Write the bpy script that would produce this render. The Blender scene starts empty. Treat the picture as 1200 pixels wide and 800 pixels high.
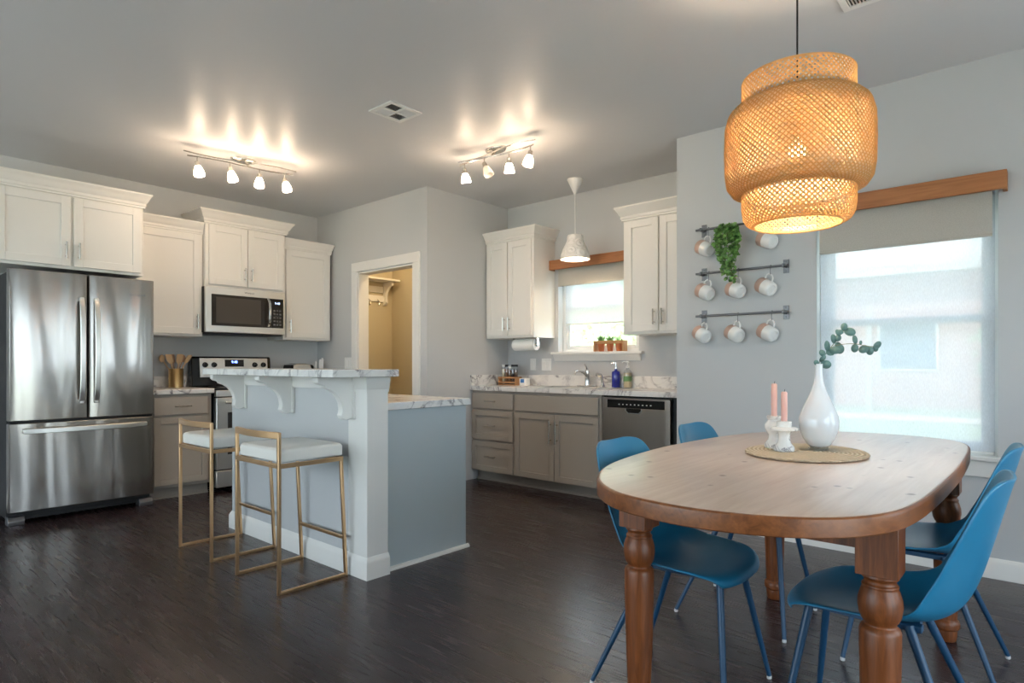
import bpy, bmesh, math, random
from mathutils import Vector, Matrix, Euler
from math import pi, sin, cos, radians as R

random.seed(7)
SC = bpy.context.scene
COL = SC.collection

# ------------------------------------------------------------------ camera, world, sun, exposure
YAW = 41.305
cam_d = bpy.data.cameras.new('camera')
cam = bpy.data.objects.new('camera', cam_d); COL.objects.link(cam)
cam.location = (0, 0, 1.12)
cam.rotation_euler = (R(90), 0, R(YAW))
cam_d.sensor_width = 36; cam_d.lens = 36 * 719.7 / 1200
cam_d.shift_y = 27.1 / 1200
cam_d.clip_start = .05
SC.camera = cam

SKY_STRENGTH = 1.9
SUN_STRENGTH = 3.2
EXPOSURE = 1.86
BULB = 175.0
world = bpy.data.worlds.new('sky'); SC.world = world; world.use_nodes = True
bgn = world.node_tree.nodes['Background']
bgn.inputs[0].default_value = (.79, .89, 1.0, 1); bgn.inputs[1].default_value = SKY_STRENGTH
sun_d = bpy.data.lights.new('sun', 'SUN'); sun_d.energy = SUN_STRENGTH; sun_d.angle = R(1); sun_d.color = (1, .95, .86)
sun = bpy.data.objects.new('sun', sun_d); COL.objects.link(sun)
sun.rotation_euler = (R(38), R(-4), 0)      # shines down and towards +Y: lights the yard, enters no window

SC.view_settings.view_transform = 'Standard'; SC.view_settings.look = 'None'
SC.view_settings.gamma = 1; SC.view_settings.use_curve_mapping = False
SC.view_settings.exposure = EXPOSURE
cy = SC.cycles
cy.max_bounces = 10; cy.diffuse_bounces = 6; cy.glossy_bounces = 5; cy.transmission_bounces = 8
cy.transparent_max_bounces = 24
cy.caustics_reflective = False; cy.caustics_refractive = False
cy.sample_clamp_indirect = 6; cy.use_denoising = True

# ------------------------------------------------------------------ materials
def lin(h):
    h = h.lstrip('#'); v = [int(h[i:i+2], 16)/255 for i in (0, 2, 4)]
    return tuple(c/12.92 if c <= .04045 else ((c+.055)/1.055)**2.4 for c in v) + (1,)

class NM:
    def __init__(s, name):
        s.m = bpy.data.materials.new(name); s.m.use_nodes = True
        s.t = s.m.node_tree; s.p = s.t.nodes['Principled BSDF']; s.o = s.t.nodes['Material Output']
    def n(s, ty, **kw):
        x = s.t.nodes.new(ty)
        for k, v in kw.items():
            if k.startswith('i_'):
                k2 = k[2:]; k2 = int(k2) if k2.isdigit() else k2.replace('_', ' ')
                x.inputs[k2].default_value = v
            else: setattr(x, k, v)
        return x
    def l(s, a, b): s.t.links.new(a, b)
    def coord(s, scale=(1, 1, 1), rot=(0, 0, 0), kind='Object'):
        c = s.n('ShaderNodeTexCoord'); mp = s.n('ShaderNodeMapping')
        mp.inputs['Scale'].default_value = scale; mp.inputs['Rotation'].default_value = rot
        s.l(c.outputs[kind], mp.inputs[0]); return mp.outputs[0]
    def noise(s, v, scale, detail=4, rough=.5, dist=0):
        x = s.n('ShaderNodeTexNoise', i_Scale=scale, i_Detail=detail, i_Roughness=rough, i_Distortion=dist)
        s.l(v, x.inputs['Vector']); return x.outputs['Fac']
    def ramp(s, f, stops):
        x = s.n('ShaderNodeValToRGB'); e = x.color_ramp.elements
        while len(e) < len(stops): e.new(.5)
        for el, (p, c) in zip(e, stops): el.position = p; el.color = c if len(c) == 4 else tuple(c)+(1,)
        s.l(f, x.inputs[0]); return x.outputs[0]
    def mix(s, f, a, b, blend='MIX'):
        x = s.n('ShaderNodeMix', data_type='RGBA', blend_type=blend)
        for sock, v in ((x.inputs[0], f), (x.inputs[6], a), (x.inputs[7], b)):
            if hasattr(v, 'is_output'): s.l(v, sock)
            else: sock.default_value = v
        return x.outputs[2]
    def math(s, op, a, b=0.0):
        x = s.n('ShaderNodeMath', operation=op)
        for sock, v in zip(x.inputs, (a, b)):
            if hasattr(v, 'is_output'): s.l(v, sock)
            else: sock.default_value = v
        return x.outputs[0]
    def bump(s, h, strength=.2, dist=.01):
        x = s.n('ShaderNodeBump', i_Strength=strength, i_Distance=dist)
        s.l(h, x.inputs['Height']); s.l(x.outputs[0], s.p.inputs['Normal'])
    def set(s, **kw):
        for k, v in kw.items():
            k = k.replace('_', ' ')
            if hasattr(v, 'is_output'): s.l(v, s.p.inputs[k])
            else: s.p.inputs[k].default_value = v
        return s

def plain(name, hexc, rough=.5, metal=0, bump=None, **kw):
    m = NM(name); m.set(Base_Color=lin(hexc), Roughness=rough, Metallic=metal, **kw)
    if bump: m.bump(m.noise(m.coord(), bump[0], 3), bump[1], bump[2])
    else:
        f = m.noise(m.coord(), 9, 3)
        m.l(m.ramp(f, [(0, (rough*.88,)*3), (1, (min(1, rough*1.12),)*3)]), m.p.inputs['Roughness'])
    return m.m

MT = {}
MT['wall'] = plain('wall_paint', '#c6c7c8', .55, bump=(55, .12, .004))
MT['ceil'] = plain('ceiling_paint', '#d6d6d7', .41, bump=(26, .14, .006), Specular_IOR_Level=.20)
MT['pantry'] = plain('pantry_lamp_tint', '#c9bda3', .6, bump=(55, .12, .004))
MT['trim'] = plain('trim_white', '#e9e7e3', .35)
MT['cabw'] = plain('cabinet_white', '#ece8e2', .35)
MT['cabg'] = plain('cabinet_grey', '#a79f95', .42)
MT['cabgi'] = plain('island_panel_grey', '#b6c0c4', .5)
MT['nickel'] = plain('brushed_nickel', '#cbc6be', .24, 1)
MT['chrome'] = plain('chrome', '#d8d8d8', .12, 1)
MT['gold'] = plain('brass', '#d8b288', .32, 1)
MT['goldpot'] = plain('gold_hammered', '#dcbf8a', .3, 1, bump=(60, .3, .004))
MT['black'] = plain('black_gloss', '#0b0b0c', .18)
MT['blackm'] = plain('black_matt', '#111112', .5)
MT['rubber'] = plain('foot_white', '#d9d9d9', .5)
MT['leather'] = plain('white_leather', '#e6e3dd', .38, bump=(40, .08, .003))
MT['chair'] = plain('chair_blue', '#237aa2', .36)
MT['chairleg'] = plain('chair_leg_blue', '#1a4566', .4)
MT['white'] = plain('white_ceramic', '#efeeec', .2)
MT['plastic'] = plain('white_plastic', '#e8e8e6', .35)
MT['rose'] = plain('mug_rose', '#c8a898', .5)
MT['iron'] = plain('grey_iron', '#77777a', .4, .8)
MT['terra'] = plain('terracotta', '#b5683f', .8)
MT['candle'] = plain('pink_wax', '#e9b8ac', .5, Subsurface_Weight=.15)
MT['vasew'] = plain('vase_white', '#dde2e8', .12, Coat_Weight=.5)
MT['leafg'] = plain('leaf_green', '#5a9440', .45)
def leafmat(name, a, b_, sc):
    m = NM(name); m.set(Base_Color=m.ramp(m.noise(m.coord(), sc, 2), [(.32, lin(a)), (.68, lin(b_))]), Roughness=.42); return m.m
MT['leafg'] = leafmat('leaf_green_mixed', '#2f5f26', '#8db866', 45)
MT['leafe'] = plain('leaf_eucalyptus', '#5d7d78', .55)
MT['leafs'] = plain('leaf_succulent', '#6f9a63', .5)
MT['leaft'] = plain('leaf_tree', '#86ad5a', .55)
MT['stem'] = plain('stem', '#6b6a48', .6)
MT['bark'] = plain('bark', '#5b4a3a', .9)
MT['paper'] = plain('paper', '#f2f2f0', .85)
MT['spice1'] = plain('spice_brown', '#8a5a34', .6)
MT['spice2'] = plain('spice_dark', '#4a2f22', .6)
MT['spice3'] = plain('spice_cream', '#d8c7a4', .6)
MT['spoon'] = plain('wood_spoon', '#c4a680', .6)
MT['spoond'] = plain('wood_spoon_dark', '#93745a', .6)
MT['crate'] = plain('crate_wood', '#b58458', .65)
MT['jute'] = NM('jute').m
MT['blueprint'] = plain('blue_print', '#2f6fb4', .5)
MT['brickh'] = plain('house_siding', '#c9a294', .8)
MT['roof'] = plain('house_roof', '#d9d7d4', .8)
MT['darkwin'] = plain('house_window', '#6f8290', .3)
MT['bluedisp'] = None

def emit(name, col, st):
    m = NM(name); m.set(Base_Color=col+(1,), Emission_Color=col+(1,), Emission_Strength=st); return m.m
MT['bulb'] = emit('bulb_warm', (1, .77, .55), BULB)
MT['bulbp'] = emit('bulb_pendant', (1, .84, .62), BULB*.65)
MT['bulbs'] = emit('bulb_sink', (1, .77, .52), BULB*.3)
MT['bulbk'] = emit('bulb_pantry', (1, .72, .36), BULB*.9)
MT['bluedisp'] = emit('display_digits', (.12, .2, 1), 3)
MT['paledisp'] = emit('display_digits_pale', (.5, .65, 1), .8)

def floor_mat():
    m = NM('floor_planks'); v = m.coord()
    b = m.n('ShaderNodeTexBrick', offset=.37, offset_frequency=2)
    b.inputs['Color1'].default_value = lin('#35262a'); b.inputs['Color2'].default_value = lin('#181113')
    b.inputs['Mortar'].default_value = lin('#060404')
    for k, x in (('Scale', 1), ('Mortar Size', .005), ('Mortar Smooth', .1), ('Brick Width', 1.22), ('Row Height', .127), ('Bias', 0)):
        b.inputs[k].default_value = x
    m.l(v, b.inputs['Vector'])
    g = m.noise(m.coord((2.2, 34, 1)), 1.6, 8, .62, .6)
    col = m.mix(m.ramp(g, [(.3, (0, 0, 0)), (.8, (1, 1, 1))]), b.outputs['Color'], lin('#3d2c2a'))
    col = m.mix(.75, b.outputs['Color'], col)
    m.set(Base_Color=col, Roughness=m.ramp(g, [(.2, (.22,)*3), (.8, (.31,)*3)]), Specular_IOR_Level=.6)
    h = m.math('SUBTRACT', m.math('MULTIPLY', g, .02), b.outputs['Fac'])
    m.bump(h, .35, .004); return m.m
MT['floor'] = floor_mat()

def marble(name, sc=1.0):
    m = NM(name); v = m.coord((1, 1, 1))
    w = m.n('ShaderNodeTexNoise', i_Scale=1.9*sc, i_Detail=5, i_Roughness=.55, i_Distortion=2.2)
    m.l(v, w.inputs['Vector'])
    d = m.math('ABSOLUTE', m.math('SUBTRACT', w.outputs['Fac'], .5))
    vein = m.ramp(d, [(0, (1, 1, 1)), (.012, (.55,)*3), (.05, (0, 0, 0))])
    mask = m.ramp(m.noise(v, 2.6*sc, 3), [(.42, (0, 0, 0)), (.62, (1, 1, 1))])
    cloud = m.ramp(m.noise(v, 3.2*sc, 6, .6, 1.), [(.5, (0, 0, 0)), (.8, (.5,)*3)])
    c = m.mix(cloud, lin('#e8e6e3'), lin('#a9a6aa'))
    c = m.mix(m.math('MULTIPLY', vein, mask), c, lin('#6d6770'))
    m.set(Base_Color=c, Roughness=.22); return m.m
MT['marble'] = marble('marble_laminate', 1.6)
MT['marbles'] = marble('marble_small', 6)

def wood(name, c1, c2, axis, rough=.4, fine=1.0, knots=None, coat=0):
    m = NM(name)
    s = {'x': (1, 14, 14), 'y': (14, 1, 14), 'z': (14, 14, 1)}[axis]
    v = m.coord(tuple(k*fine for k in s))
    g = m.noise(v, 2.2, 8, .6, .8)
    c = m.mix(m.ramp(g, [(.3, (0, 0, 0)), (.7, (1, 1, 1))]), lin(c1), lin(c2))
    big = m.ramp(m.noise(m.coord(), 3.0, 3), [(.35, (0, 0, 0)), (.7, (.45,)*3)])
    c = m.mix(big, c, lin(c2))
    if knots:
        s2 = {'x': (1, 2.4, 1), 'y': (1.25, 1, 3), 'z': (1, 1, .5)}[axis]
        k = m.n('ShaderNodeTexVoronoi', i_Scale=knots[0], i_Randomness=1.0); m.l(m.coord(s2), k.inputs['Vector'])
        kr = m.ramp(k.outputs['Distance'], [(knots[1]*.4, (1, 1, 1)), (knots[1], (0, 0, 0))])
        c = m.mix(m.math('MULTIPLY', kr, .8), c, lin(knots[2]))
    m.set(Base_Color=c, Roughness=m.ramp(g, [(0, (rough*.8,)*3), (1, (rough*1.25,)*3)]), Coat_Weight=coat, Coat_Roughness=.25)
    m.bump(g, .12, .003); return m.m
MT['tabletop'] = wood('table_top_pine', '#bf9f8b', '#dac3b2', 'y', .30, 1, (9, .14, '#5e4538'), .8)  # pine paler than the legs, window sheen put into the wood colour
MT['tableleg'] = wood('table_leg_pine', '#4e2612', '#8c4f27', 'z', .38, 2.6)
MT['tableedge'] = wood('table_edge_pine', '#5c3016', '#94582c', 'y', .38, 1.6)
MT['beam'] = wood('beam_pine', '#8f5632', '#bd7f50', 'x', .55, 1, (4.5, .15, '#3b1d10'))
MT['rattan'] = None

def steel(name, hexc, wave=.25, rough=.24, axis='z'):
    m = NM(name); m.set(Base_Color=lin(hexc), Metallic=1.0, Anisotropic=.5)
    s = (6, 6, 220) if axis == 'h' else (220, 220, 5)
    f = m.noise(m.coord(s), 1.5, 2)
    m.l(m.ramp(f, [(0, (rough*.8,)*3), (1, (rough*1.2,)*3)]), m.p.inputs['Roughness'])
    m.bump(m.noise(m.coord((3.0, 3.0, .30)), 2.0, 1.4, .4, .3), wave, .06); return m.m
MT['steel'] = steel('stainless_steel', '#a9a49f', .4, .22)
MT['steelh'] = steel('stainless_handle', '#d9d7d3', .0, .36)
MT['steeldw'] = steel('stainless_dark', '#a2978f', .15, .3)

def jute():
    m = NM('jute_weave')
    v = m.coord(); w = m.n('ShaderNodeTexWave', wave_type='RINGS', rings_direction='Z', i_Scale=22, i_Distortion=1.2, i_Detail=2)
    m.l(v, w.inputs['Vector'])
    f = m.mix(.5, w.outputs['Color'], m.noise(v, 120, 2))
    m.set(Base_Color=m.mix(f, lin('#9a8970'), lin('#dbccb4')), Roughness=.9)
    m.bump(f, .8, .006); return m.m
MT['jute'] = jute()

def thin(name, col, transp, transl=.5, gloss=0.0, rough=.1, weave=None):
    """diffuse + translucent sheet with an open (see-through) fraction"""
    m = NM(name); t = m.t; t.nodes.remove(m.p)
    d = m.n('ShaderNodeBsdfDiffuse'); d.inputs[0].default_value = col
    tr = m.n('ShaderNodeBsdfTranslucent'); tr.inputs[0].default_value = col
    a = m.n('ShaderNodeMixShader'); a.inputs[0].default_value = transl
    m.l(d.outputs[0], a.inputs[1]); m.l(tr.outputs[0], a.inputs[2])
    if weave:
        f = m.noise(m.coord(weave), 1, 2)
        c = m.ramp(f, [(.3, tuple(k*.86 for k in col[:3])), (.7, col[:3])])
        m.l(c, d.inputs[0]); m.l(c, tr.inputs[0])
    last = a
    if gloss:
        g = m.n('ShaderNodeBsdfGlossy'); g.inputs['Roughness'].default_value = rough
        b = m.n('ShaderNodeMixShader'); b.inputs[0].default_value = gloss
        m.l(last.outputs[0], b.inputs[1]); m.l(g.outputs[0], b.inputs[2]); last = b
    if transp:
        tp = m.n('ShaderNodeBsdfTransparent'); b = m.n('ShaderNodeMixShader'); b.inputs[0].default_value = transp
        m.l(last.outputs[0], b.inputs[1]); m.l(tp.outputs[0], b.inputs[2]); last = b
    m.l(last.outputs[0], m.o.inputs[0]); return m.m
MT['sheer'] = thin('sheer_shade', (.80, .84, .89, 1), .29, .26, weave=(300, 300, 60))
MT['shade'] = thin('roller_shade', lin('#c9c5bd'), 0, .08, weave=(200, 200, 200))
MT['rattan'] = thin('bamboo_strip', lin('#e2bd80'), 0, .42, .06, .4, weave=(25, 25, 60))
MT['rattanp'] = thin('bamboo_lining_lit', lin('#f4e2c4'), 0, .5, .0, .4, weave=(25, 25, 60))  # paler bamboo: the lamp's lit inside is put into the colour
MT['bell'] = thin('frosted_glass', (1, .95, .88, 1), .55, .7, .12, .15)
MT['foliage'] = thin('tree_leaves_overlit', lin('#c2d2aa'), 0, .4)  # leaf green paled, overexposed daylight put into the colour
MT['grass'] = thin('lawn_grass', lin('#a3b08f'), 0, 0)

def glassy(name, col=(1, 1, 1, 1), gl=.08):
    m = NM(name); m.t.nodes.remove(m.p)
    tp = m.n('ShaderNodeBsdfTransparent'); tp.inputs[0].default_value = col
    g = m.n('ShaderNodeBsdfGlossy'); g.inputs['Roughness'].default_value = .03
    b = m.n('ShaderNodeMixShader'); b.inputs[0].default_value = gl
    m.l(tp.outputs[0], b.inputs[1]); m.l(g.outputs[0], b.inputs[2]); m.l(b.outputs[0], m.o.inputs[0]); return m.m
MT['pane'] = glassy('window_pane', (.95, .98, .98, 1), .06)
MT['clear'] = glassy('clear_glass', (.9, .92, .92, 1), .15)
MT['blueglass'] = plain('blue_glass', '#10209a', .08, Coat_Weight=.6)
MT['ovenglass'] = plain('smoked_glass', '#2a2420', .06)

# ------------------------------------------------------------------ mesh builder
WP = {}
def mapL(u, d, z): return (-6.1 + d, u, z)         # stove wall: u along Y, d out of the wall
def mapS(u, d, z): return (u, 4.78 - d, z)         # sink wall: u along X, d out of the wall

class MB:
    def __init__(s, mp=None): s.bm = bmesh.new(); s.mp = mp
    def v(s, c): return s.bm.verts.new(s.mp(*c) if s.mp else c)
    def f(s, vs):
        try: s.bm.faces.new(vs)
        except ValueError: pass
    def loft(s, loops, cap=True, close=True):
        L = [[s.v(p) for p in lp] for lp in loops]
        n = len(L[0])
        for a, b in zip(L, L[1:]):
            for i in range(n if close else n-1):
                j = (i+1) % n; s.f([a[i], a[j], b[j], b[i]])
        if cap: s.f(L[0][::-1]); s.f(L[-1])
        return s
    def box(s, x0, x1, y0, y1, z0, z1):
        return s.loft([[(x0, y0, z), (x1, y0, z), (x1, y1, z), (x0, y1, z)] for z in (z0, z1)])
    def prism(s, poly, axis, a0, a1):
        g = {'x': lambda p, a: (a, p[0], p[1]), 'y': lambda p, a: (p[0], a, p[1]), 'z': lambda p, a: (p[0], p[1], a)}[axis]
        return s.loft([[g(p, a) for p in poly] for a in (a0, a1)])
    def lathe(s, prof, c=(0, 0, 0), n=24, mat=None, cap=True):
        lp = []
        for r, z in prof:
            pts = [Vector((max(r, 1e-4)*cos(2*pi*i/n), max(r, 1e-4)*sin(2*pi*i/n), z)) for i in range(n)]
            if mat: pts = [mat @ p for p in pts]
            lp.append([tuple(p + Vector(c)) for p in pts])
        return s.loft(lp, cap)
    def cyl(s, a, b, r, n=16, r2=None): return s.tube([a, b], [r, r if r2 is None else r2], n)
    def tube(s, pts, r, n=8, cap=True):
        pts = [Vector(p) for p in pts]; k = len(pts)
        rs = r if isinstance(r, (list, tuple)) else [r]*k
        up = None; lp = []
        for i, p in enumerate(pts):
            t = (pts[min(i+1, k-1)] - pts[max(i-1, 0)]).normalized()
            if up is None:
                up = t.orthogonal().normalized()
            else:
                up = (up - t*up.dot(t)).normalized()
            w = t.cross(up)
            lp.append([tuple(p + (up*cos(2*pi*j/n) + w*sin(2*pi*j/n))*rs[i]) for j in range(n)])
        return s.loft(lp, cap)
    def bar(s, pts, w, h, up=(0, 0, 1)):
        """rectangular section swept along pts: w across, h along up"""
        pts = [Vector(p) for p in pts]; up = Vector(up); k = len(pts); lp = []
        for i, p in enumerate(pts):
            t = (pts[min(i+1, k-1)] - pts[max(i-1, 0)]).normalized()
            a = t.cross(up).normalized(); b = a.cross(t).normalized()
            lp.append([tuple(p + a*x*w/2 + b*y*h/2) for x, y in ((-1, -1), (1, -1), (1, 1), (-1, 1))])
        return s.loft(lp)
    def sphere(s, c, r, sc=(1, 1, 1), n=16, m=10):
        prof = [(r*sin(pi*i/m), -r*cos(pi*i/m)) for i in range(m+1)]
        return s.lathe(prof, c, n, Matrix.Diagonal(sc))
    def leaf(s, c, d, nrm, ln, w, fold=.15):
        d = Vector(d).normalized(); nrm = Vector(nrm); a = d.cross(nrm)
        if a.length < 1e-3: a = d.orthogonal()
        a.normalize(); nn = a.cross(d); c = Vector(c)
        pts = [c, c+d*ln*.3+a*w*.5+nn*w*fold, c+d*ln*.7+a*w*.42+nn*w*fold, c+d*ln, c+d*ln*.7-a*w*.42+nn*w*fold, c+d*ln*.3-a*w*.5+nn*w*fold]
        v = [s.bm.verts.new(p) for p in pts]
        s.f([v[0], v[1], v[2], v[3]]); s.f([v[0], v[3], v[4], v[5]]); return s
    def obj(s, name, m, parent=None, bevel=0, smooth=35, label=None, subsurf=0, solid=0, keep=False, recalc=True, seg=2):
        bm = s.bm
        if recalc: bmesh.ops.recalc_face_normals(bm, faces=bm.faces)
        me = bpy.data.meshes.new(name)
        vs = [v.co.copy() for v in bm.verts]
        lo = Vector([min(v[i] for v in vs) for i in range(3)]); hi = Vector([max(v[i] for v in vs) for i in range(3)])
        c = (lo+hi)/2
        if keep: c = Vector((0, 0, 0))
        elif parent is None: c.z = lo.z
        bmesh.ops.translate(bm, verts=bm.verts, vec=-c)
        bm.to_mesh(me); bm.free()
        me.materials.append(MT[m] if isinstance(m, str) else m)
        if smooth:
            me.polygons.foreach_set('use_smooth', [True]*len(me.polygons))
            me.set_sharp_from_angle(angle=R(smooth))
        o = bpy.data.objects.new(name, me); COL.objects.link(o)
        WP[o] = c.copy()
        if parent is not None: o.parent = parent; o.location = c - WP[parent]
        else: o.location = c
        if bevel:
            b = o.modifiers.new('bevel', 'BEVEL'); b.width = bevel; b.segments = seg; b.limit_method = 'ANGLE'; b.angle_limit = R(40)
        if solid:
            b = o.modifiers.new('thickness', 'SOLIDIFY'); b.thickness = solid; b.offset = 0
        if subsurf:
            b = o.modifiers.new('smooth', 'SUBSURF'); b.levels = subsurf; b.render_levels = subsurf
        if label: o['label'] = label
        return o

def tag(o, label, cat, group=None):
    o['label'] = label; o['category'] = cat
    if group: o['group'] = group
    return o
def thing(name, label, cat, loc, group=None):
    o = bpy.data.objects.new(name, None); COL.objects.link(o); o.location = loc; o.empty_display_size = .1
    WP[o] = Vector(loc); return tag(o, label, cat, group)
def struct(o): o['kind'] = 'structure'; return o
def sroot(name, loc):
    o = bpy.data.objects.new(name, None); COL.objects.link(o); o.location = loc; WP[o] = Vector(loc); o['kind'] = 'structure'; return o
def dup(root, loc, rotz=0, label=None, kids=None):
    def cp(o, par):
        c = o.copy(); COL.objects.link(c); c.parent = par
        for ch in list(o.children): cp(ch, c)
        return c
    r = cp(root, None); r.location = loc; r.rotation_euler = (0, 0, rotz)
    if label: r['label'] = label
    return r
def box(name, m, x0, x1, y0, y1, z0, z1, parent=None, bevel=.002, mp=None, **k):
    return MB(mp).box(x0, x1, y0, y1, z0, z1).obj(name, m, parent, bevel, **k)
def text_mesh(name, txt, size, m, parent, origin, xdir, updir, depth=.0006):
    cu = bpy.data.curves.new(name, 'FONT'); cu.body = txt; cu.size = size; cu.extrude = depth; cu.align_x = 'CENTER'; cu.align_y = 'CENTER'
    t = bpy.data.objects.new(name+'_tmp', cu); COL.objects.link(t)
    dg = bpy.context.evaluated_depsgraph_get()
    me = bpy.data.meshes.new_from_object(t.evaluated_get(dg)); bpy.data.objects.remove(t)
    x = Vector(xdir).normalized(); y = Vector(updir).normalized(); z = x.cross(y)
    M = Matrix((x, y, z)).transposed().to_4x4(); me.transform(M)
    me.materials.clear(); me.materials.append(MT[m])
    o = bpy.data.objects.new(name, me); COL.objects.link(o)
    WP[o] = Vector(origin); o.parent = parent; o.location = Vector(origin) - WP[parent]; return o
def spline(pts, n=8, closed=False):
    P = [Vector(p) for p in pts]; k = len(P); out = []
    for i in range(k if closed else k-1):
        g = lambda j: P[j % k] if closed else P[max(0, min(k-1, j))]
        a, b, c, d = g(i-1), g(i), g(i+1), g(i+2)
        for t in range(n):
            t /= n; out.append(.5*((2*b) + (c-a)*t + (2*a-5*b+4*c-d)*t*t + (3*b-a-3*c+d)*t**3))
    if not closed: out.append(P[-1])
    return out

# ------------------------------------------------------------------ the setting
ZC = 2.74
XS, YP, YK, YD = -6.1, 3.68, 4.78, 4.09      # stove wall, pantry wall, sink wall, dining wall planes
XPC = -4.26                                   # corner of the pantry block
XD = -2.02                                    # end of the dining wall
XR, YB = 1.75, -2.3                           # right and rear walls (behind the camera)
def wallbox(name, *pieces, m='wall'):
    b = MB()
    for p in pieces: b.box(*p)
    return struct(b.obj(name, m, smooth=0))
struct(MB().box(-6.3, XR+.15, YB-.15, 5.0, -.08, 0).obj('floor', 'floor', smooth=0, keep=True))
wallbox('ceiling', (-6.3, XR+.15, YB-.15, 5.0, ZC, ZC+.12), m='ceil')
wallbox('wall_left', (XS-.15, XS, YB-.15, 5.0, 0, ZC))
DX0, DX1, DZ = -5.325, -4.45, 2.06
wallbox('wall_pantry', (XS, DX0, YP, YP+.11, 0, ZC), (DX1, XPC, YP, YP+.11, 0, ZC), (DX0, DX1, YP, YP+.11, DZ, ZC), (XPC-.11, XPC, YP+.11, YK+.15, 0, ZC))
# inside of the pantry closet, warm lamp light put into the wall colour
wallbox('wall_pantry_inside', (XS, XS+.006, YP+.111, 4.70, 0, ZC), (XS+.006, XPC-.111, 4.70, 4.75, 0, ZC), (XPC-.118, XPC-.111, YP+.111, 4.70, 0, ZC), m='pantry')
KW = (-3.60, -2.72, 1.225, 2.06)              # kitchen window opening
WT = .15
def wall_with_hole(name, x0, x1, y, th, h):
    a, b, c, d = h
    return wallbox(name, (x0, a, y, y+th, 0, ZC), (b, x1, y, y+th, 0, ZC), (a, b, y, y+th, 0, c), (a, b, y, y+th, d, ZC))
wall_with_hole('wall_kitchen', XPC, XD+.01, YK, WT, KW)
DW_ = (-1.09, -.21, .625, 2.06)               # dining window opening
wall_with_hole('wall_dining', XD, XR, YD, WT, DW_)
wallbox('wall_recess', (XD, XD+.12, YD+WT, YK+.15, 0, ZC))
SD = (-.2, 1.9, .03, 2.1)                     # sliding glass door in the right wall
RW = (2.45, 3.75, .6, 2.1)                    # window in the right wall
wallbox('wall_right', (XR, XR+.15, YB, SD[0], 0, ZC), (XR, XR+.15, SD[1], RW[0], 0, ZC), (XR, XR+.15, RW[1], YD, 0, ZC), (XR, XR+.15, SD[0], SD[1], SD[3], ZC), (XR, XR+.15, SD[0], SD[1], 0, SD[2]),
        (XR, XR+.15, RW[0], RW[1], 0, RW[2]), (XR, XR+.15, RW[0], RW[1], RW[3], ZC))
BW = (-5.4, -.7, .25, 2.35)                    # unseen rear glazing added for more daylight, under an added porch roof
wallbox('wall_rear', (XS, BW[0], YB-.15, YB, 0, ZC), (BW[1], XR+.15, YB-.15, YB, 0, ZC), (BW[0], BW[1], YB-.15, YB, 0, BW[2]), (BW[0], BW[1], YB-.15, YB, BW[3], ZC))
struct(MB().box(-6.3, XR+.15, YB-2.6, YB-.15, ZC-.02, ZC+.1).obj('porch_sun_blocker', 'trim', smooth=0))  # unseen porch roof added to keep the sun off the rear glazing
def baseboard(name, poly_axis, a0, a1, face, sgn):
    prof = [(face, 0), (face+sgn*.015, 0), (face+sgn*.015, .085), (face+sgn*.006, .105), (face, .105)]
    return struct(MB().prism(prof, poly_axis, a0, a1).obj(name, 'trim'))
baseboard('baseboard_dining', 'x', XD, XR, YD, -1)
baseboard('baseboard_right', 'y', SD[1]+.07, YD-.02, XR, -1)
baseboard('baseboard_left', 'y', YB, .8, XS, 1)
# pantry doorway: jamb lining and casing
cs = MB()
cs.box(DX0-.10, DX0-.005, YP-.018, YP, 0, DZ+.005); cs.box(DX1+.005, DX1+.10, YP-.018, YP, 0, DZ+.005); cs.box(DX0-.10, DX1+.10, YP-.018, YP, DZ+.005, DZ+.1)
struct(cs.obj('trim_1', 'trim', bevel=.004))
jb = MB(); jb.box(DX0, DX0+.015, YP-.005, YP+.115, 0, DZ-.015); jb.box(DX1-.015, DX1, YP-.005, YP+.115, 0, DZ-.015); jb.box(DX0, DX1, YP-.005, YP+.115, DZ-.015, DZ)
struct(jb.obj('trim_2', 'trim', bevel=.001))

def sash_window(name, x0, x1, y, z0, z1, zm, fw=.045, sill=None):
    """vinyl single hung window set in the wall opening; y = inner face of the frame"""
    r = sroot(name, ((x0+x1)/2, y, z0))
    b = MB()
    for a in ((x0, x0+fw), (x1-fw, x1)): b.box(a[0], a[1], y, y+.07, z0, z1)
    for a in ((z0, z0+fw), (z1-fw, z1)): b.box(x0+fw, x1-fw, y, y+.07, a[0], a[1])
    b.obj('window_frame', 'plastic', r, .003)
    b = MB(); s0, s1 = x0+fw, x1-fw; w = .032
    b.box(s0, s0+w, y+.01, y+.04, z0+fw, zm+.02); b.box(s1-w, s1, y+.01, y+.04, z0+fw, zm+.02)
    b.box(s0+w, s1-w, y+.01, y+.04, z0+fw, z0+fw+w); b.box(s0+w, s1-w, y+.01, y+.04, zm-.02, zm+.02)
    lo = b.obj('lower_sash', 'plastic', r, .003)
    b = MB(); b.box(s0, s0+w, y+.042, y+.066, zm+.02, z1-fw); b.box(s1-w, s1, y+.042, y+.066, zm+.02, z1-fw); b.box(s0, s1, y+.042, y+.066, zm-.02, zm+.015); b.box(s0+w, s1-w, y+.042, y+.066, z1-fw-w, z1-fw)
    up = b.obj('upper_sash', 'plastic', r, .003)
    MB().box(s0+w, s1-w, y+.022, y+.026, z0+fw+w, zm-.02).obj('pane', 'pane', lo, smooth=0)
    MB().box(s0+w, s1-w, y+.052, y+.056, zm+.015, z1-fw-w).obj('pane', 'pane', up, smooth=0)
    MB().box((x0+x1)/2-.03, (x0+x1)/2+.03, y-.004, y+.01, zm+.0, zm+.016).obj('sash_lock', 'plastic', lo, .002)
    return r
w1 = sash_window('window_1', *KW[:2], YK+.075, KW[2], KW[3], 1.66)
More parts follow.
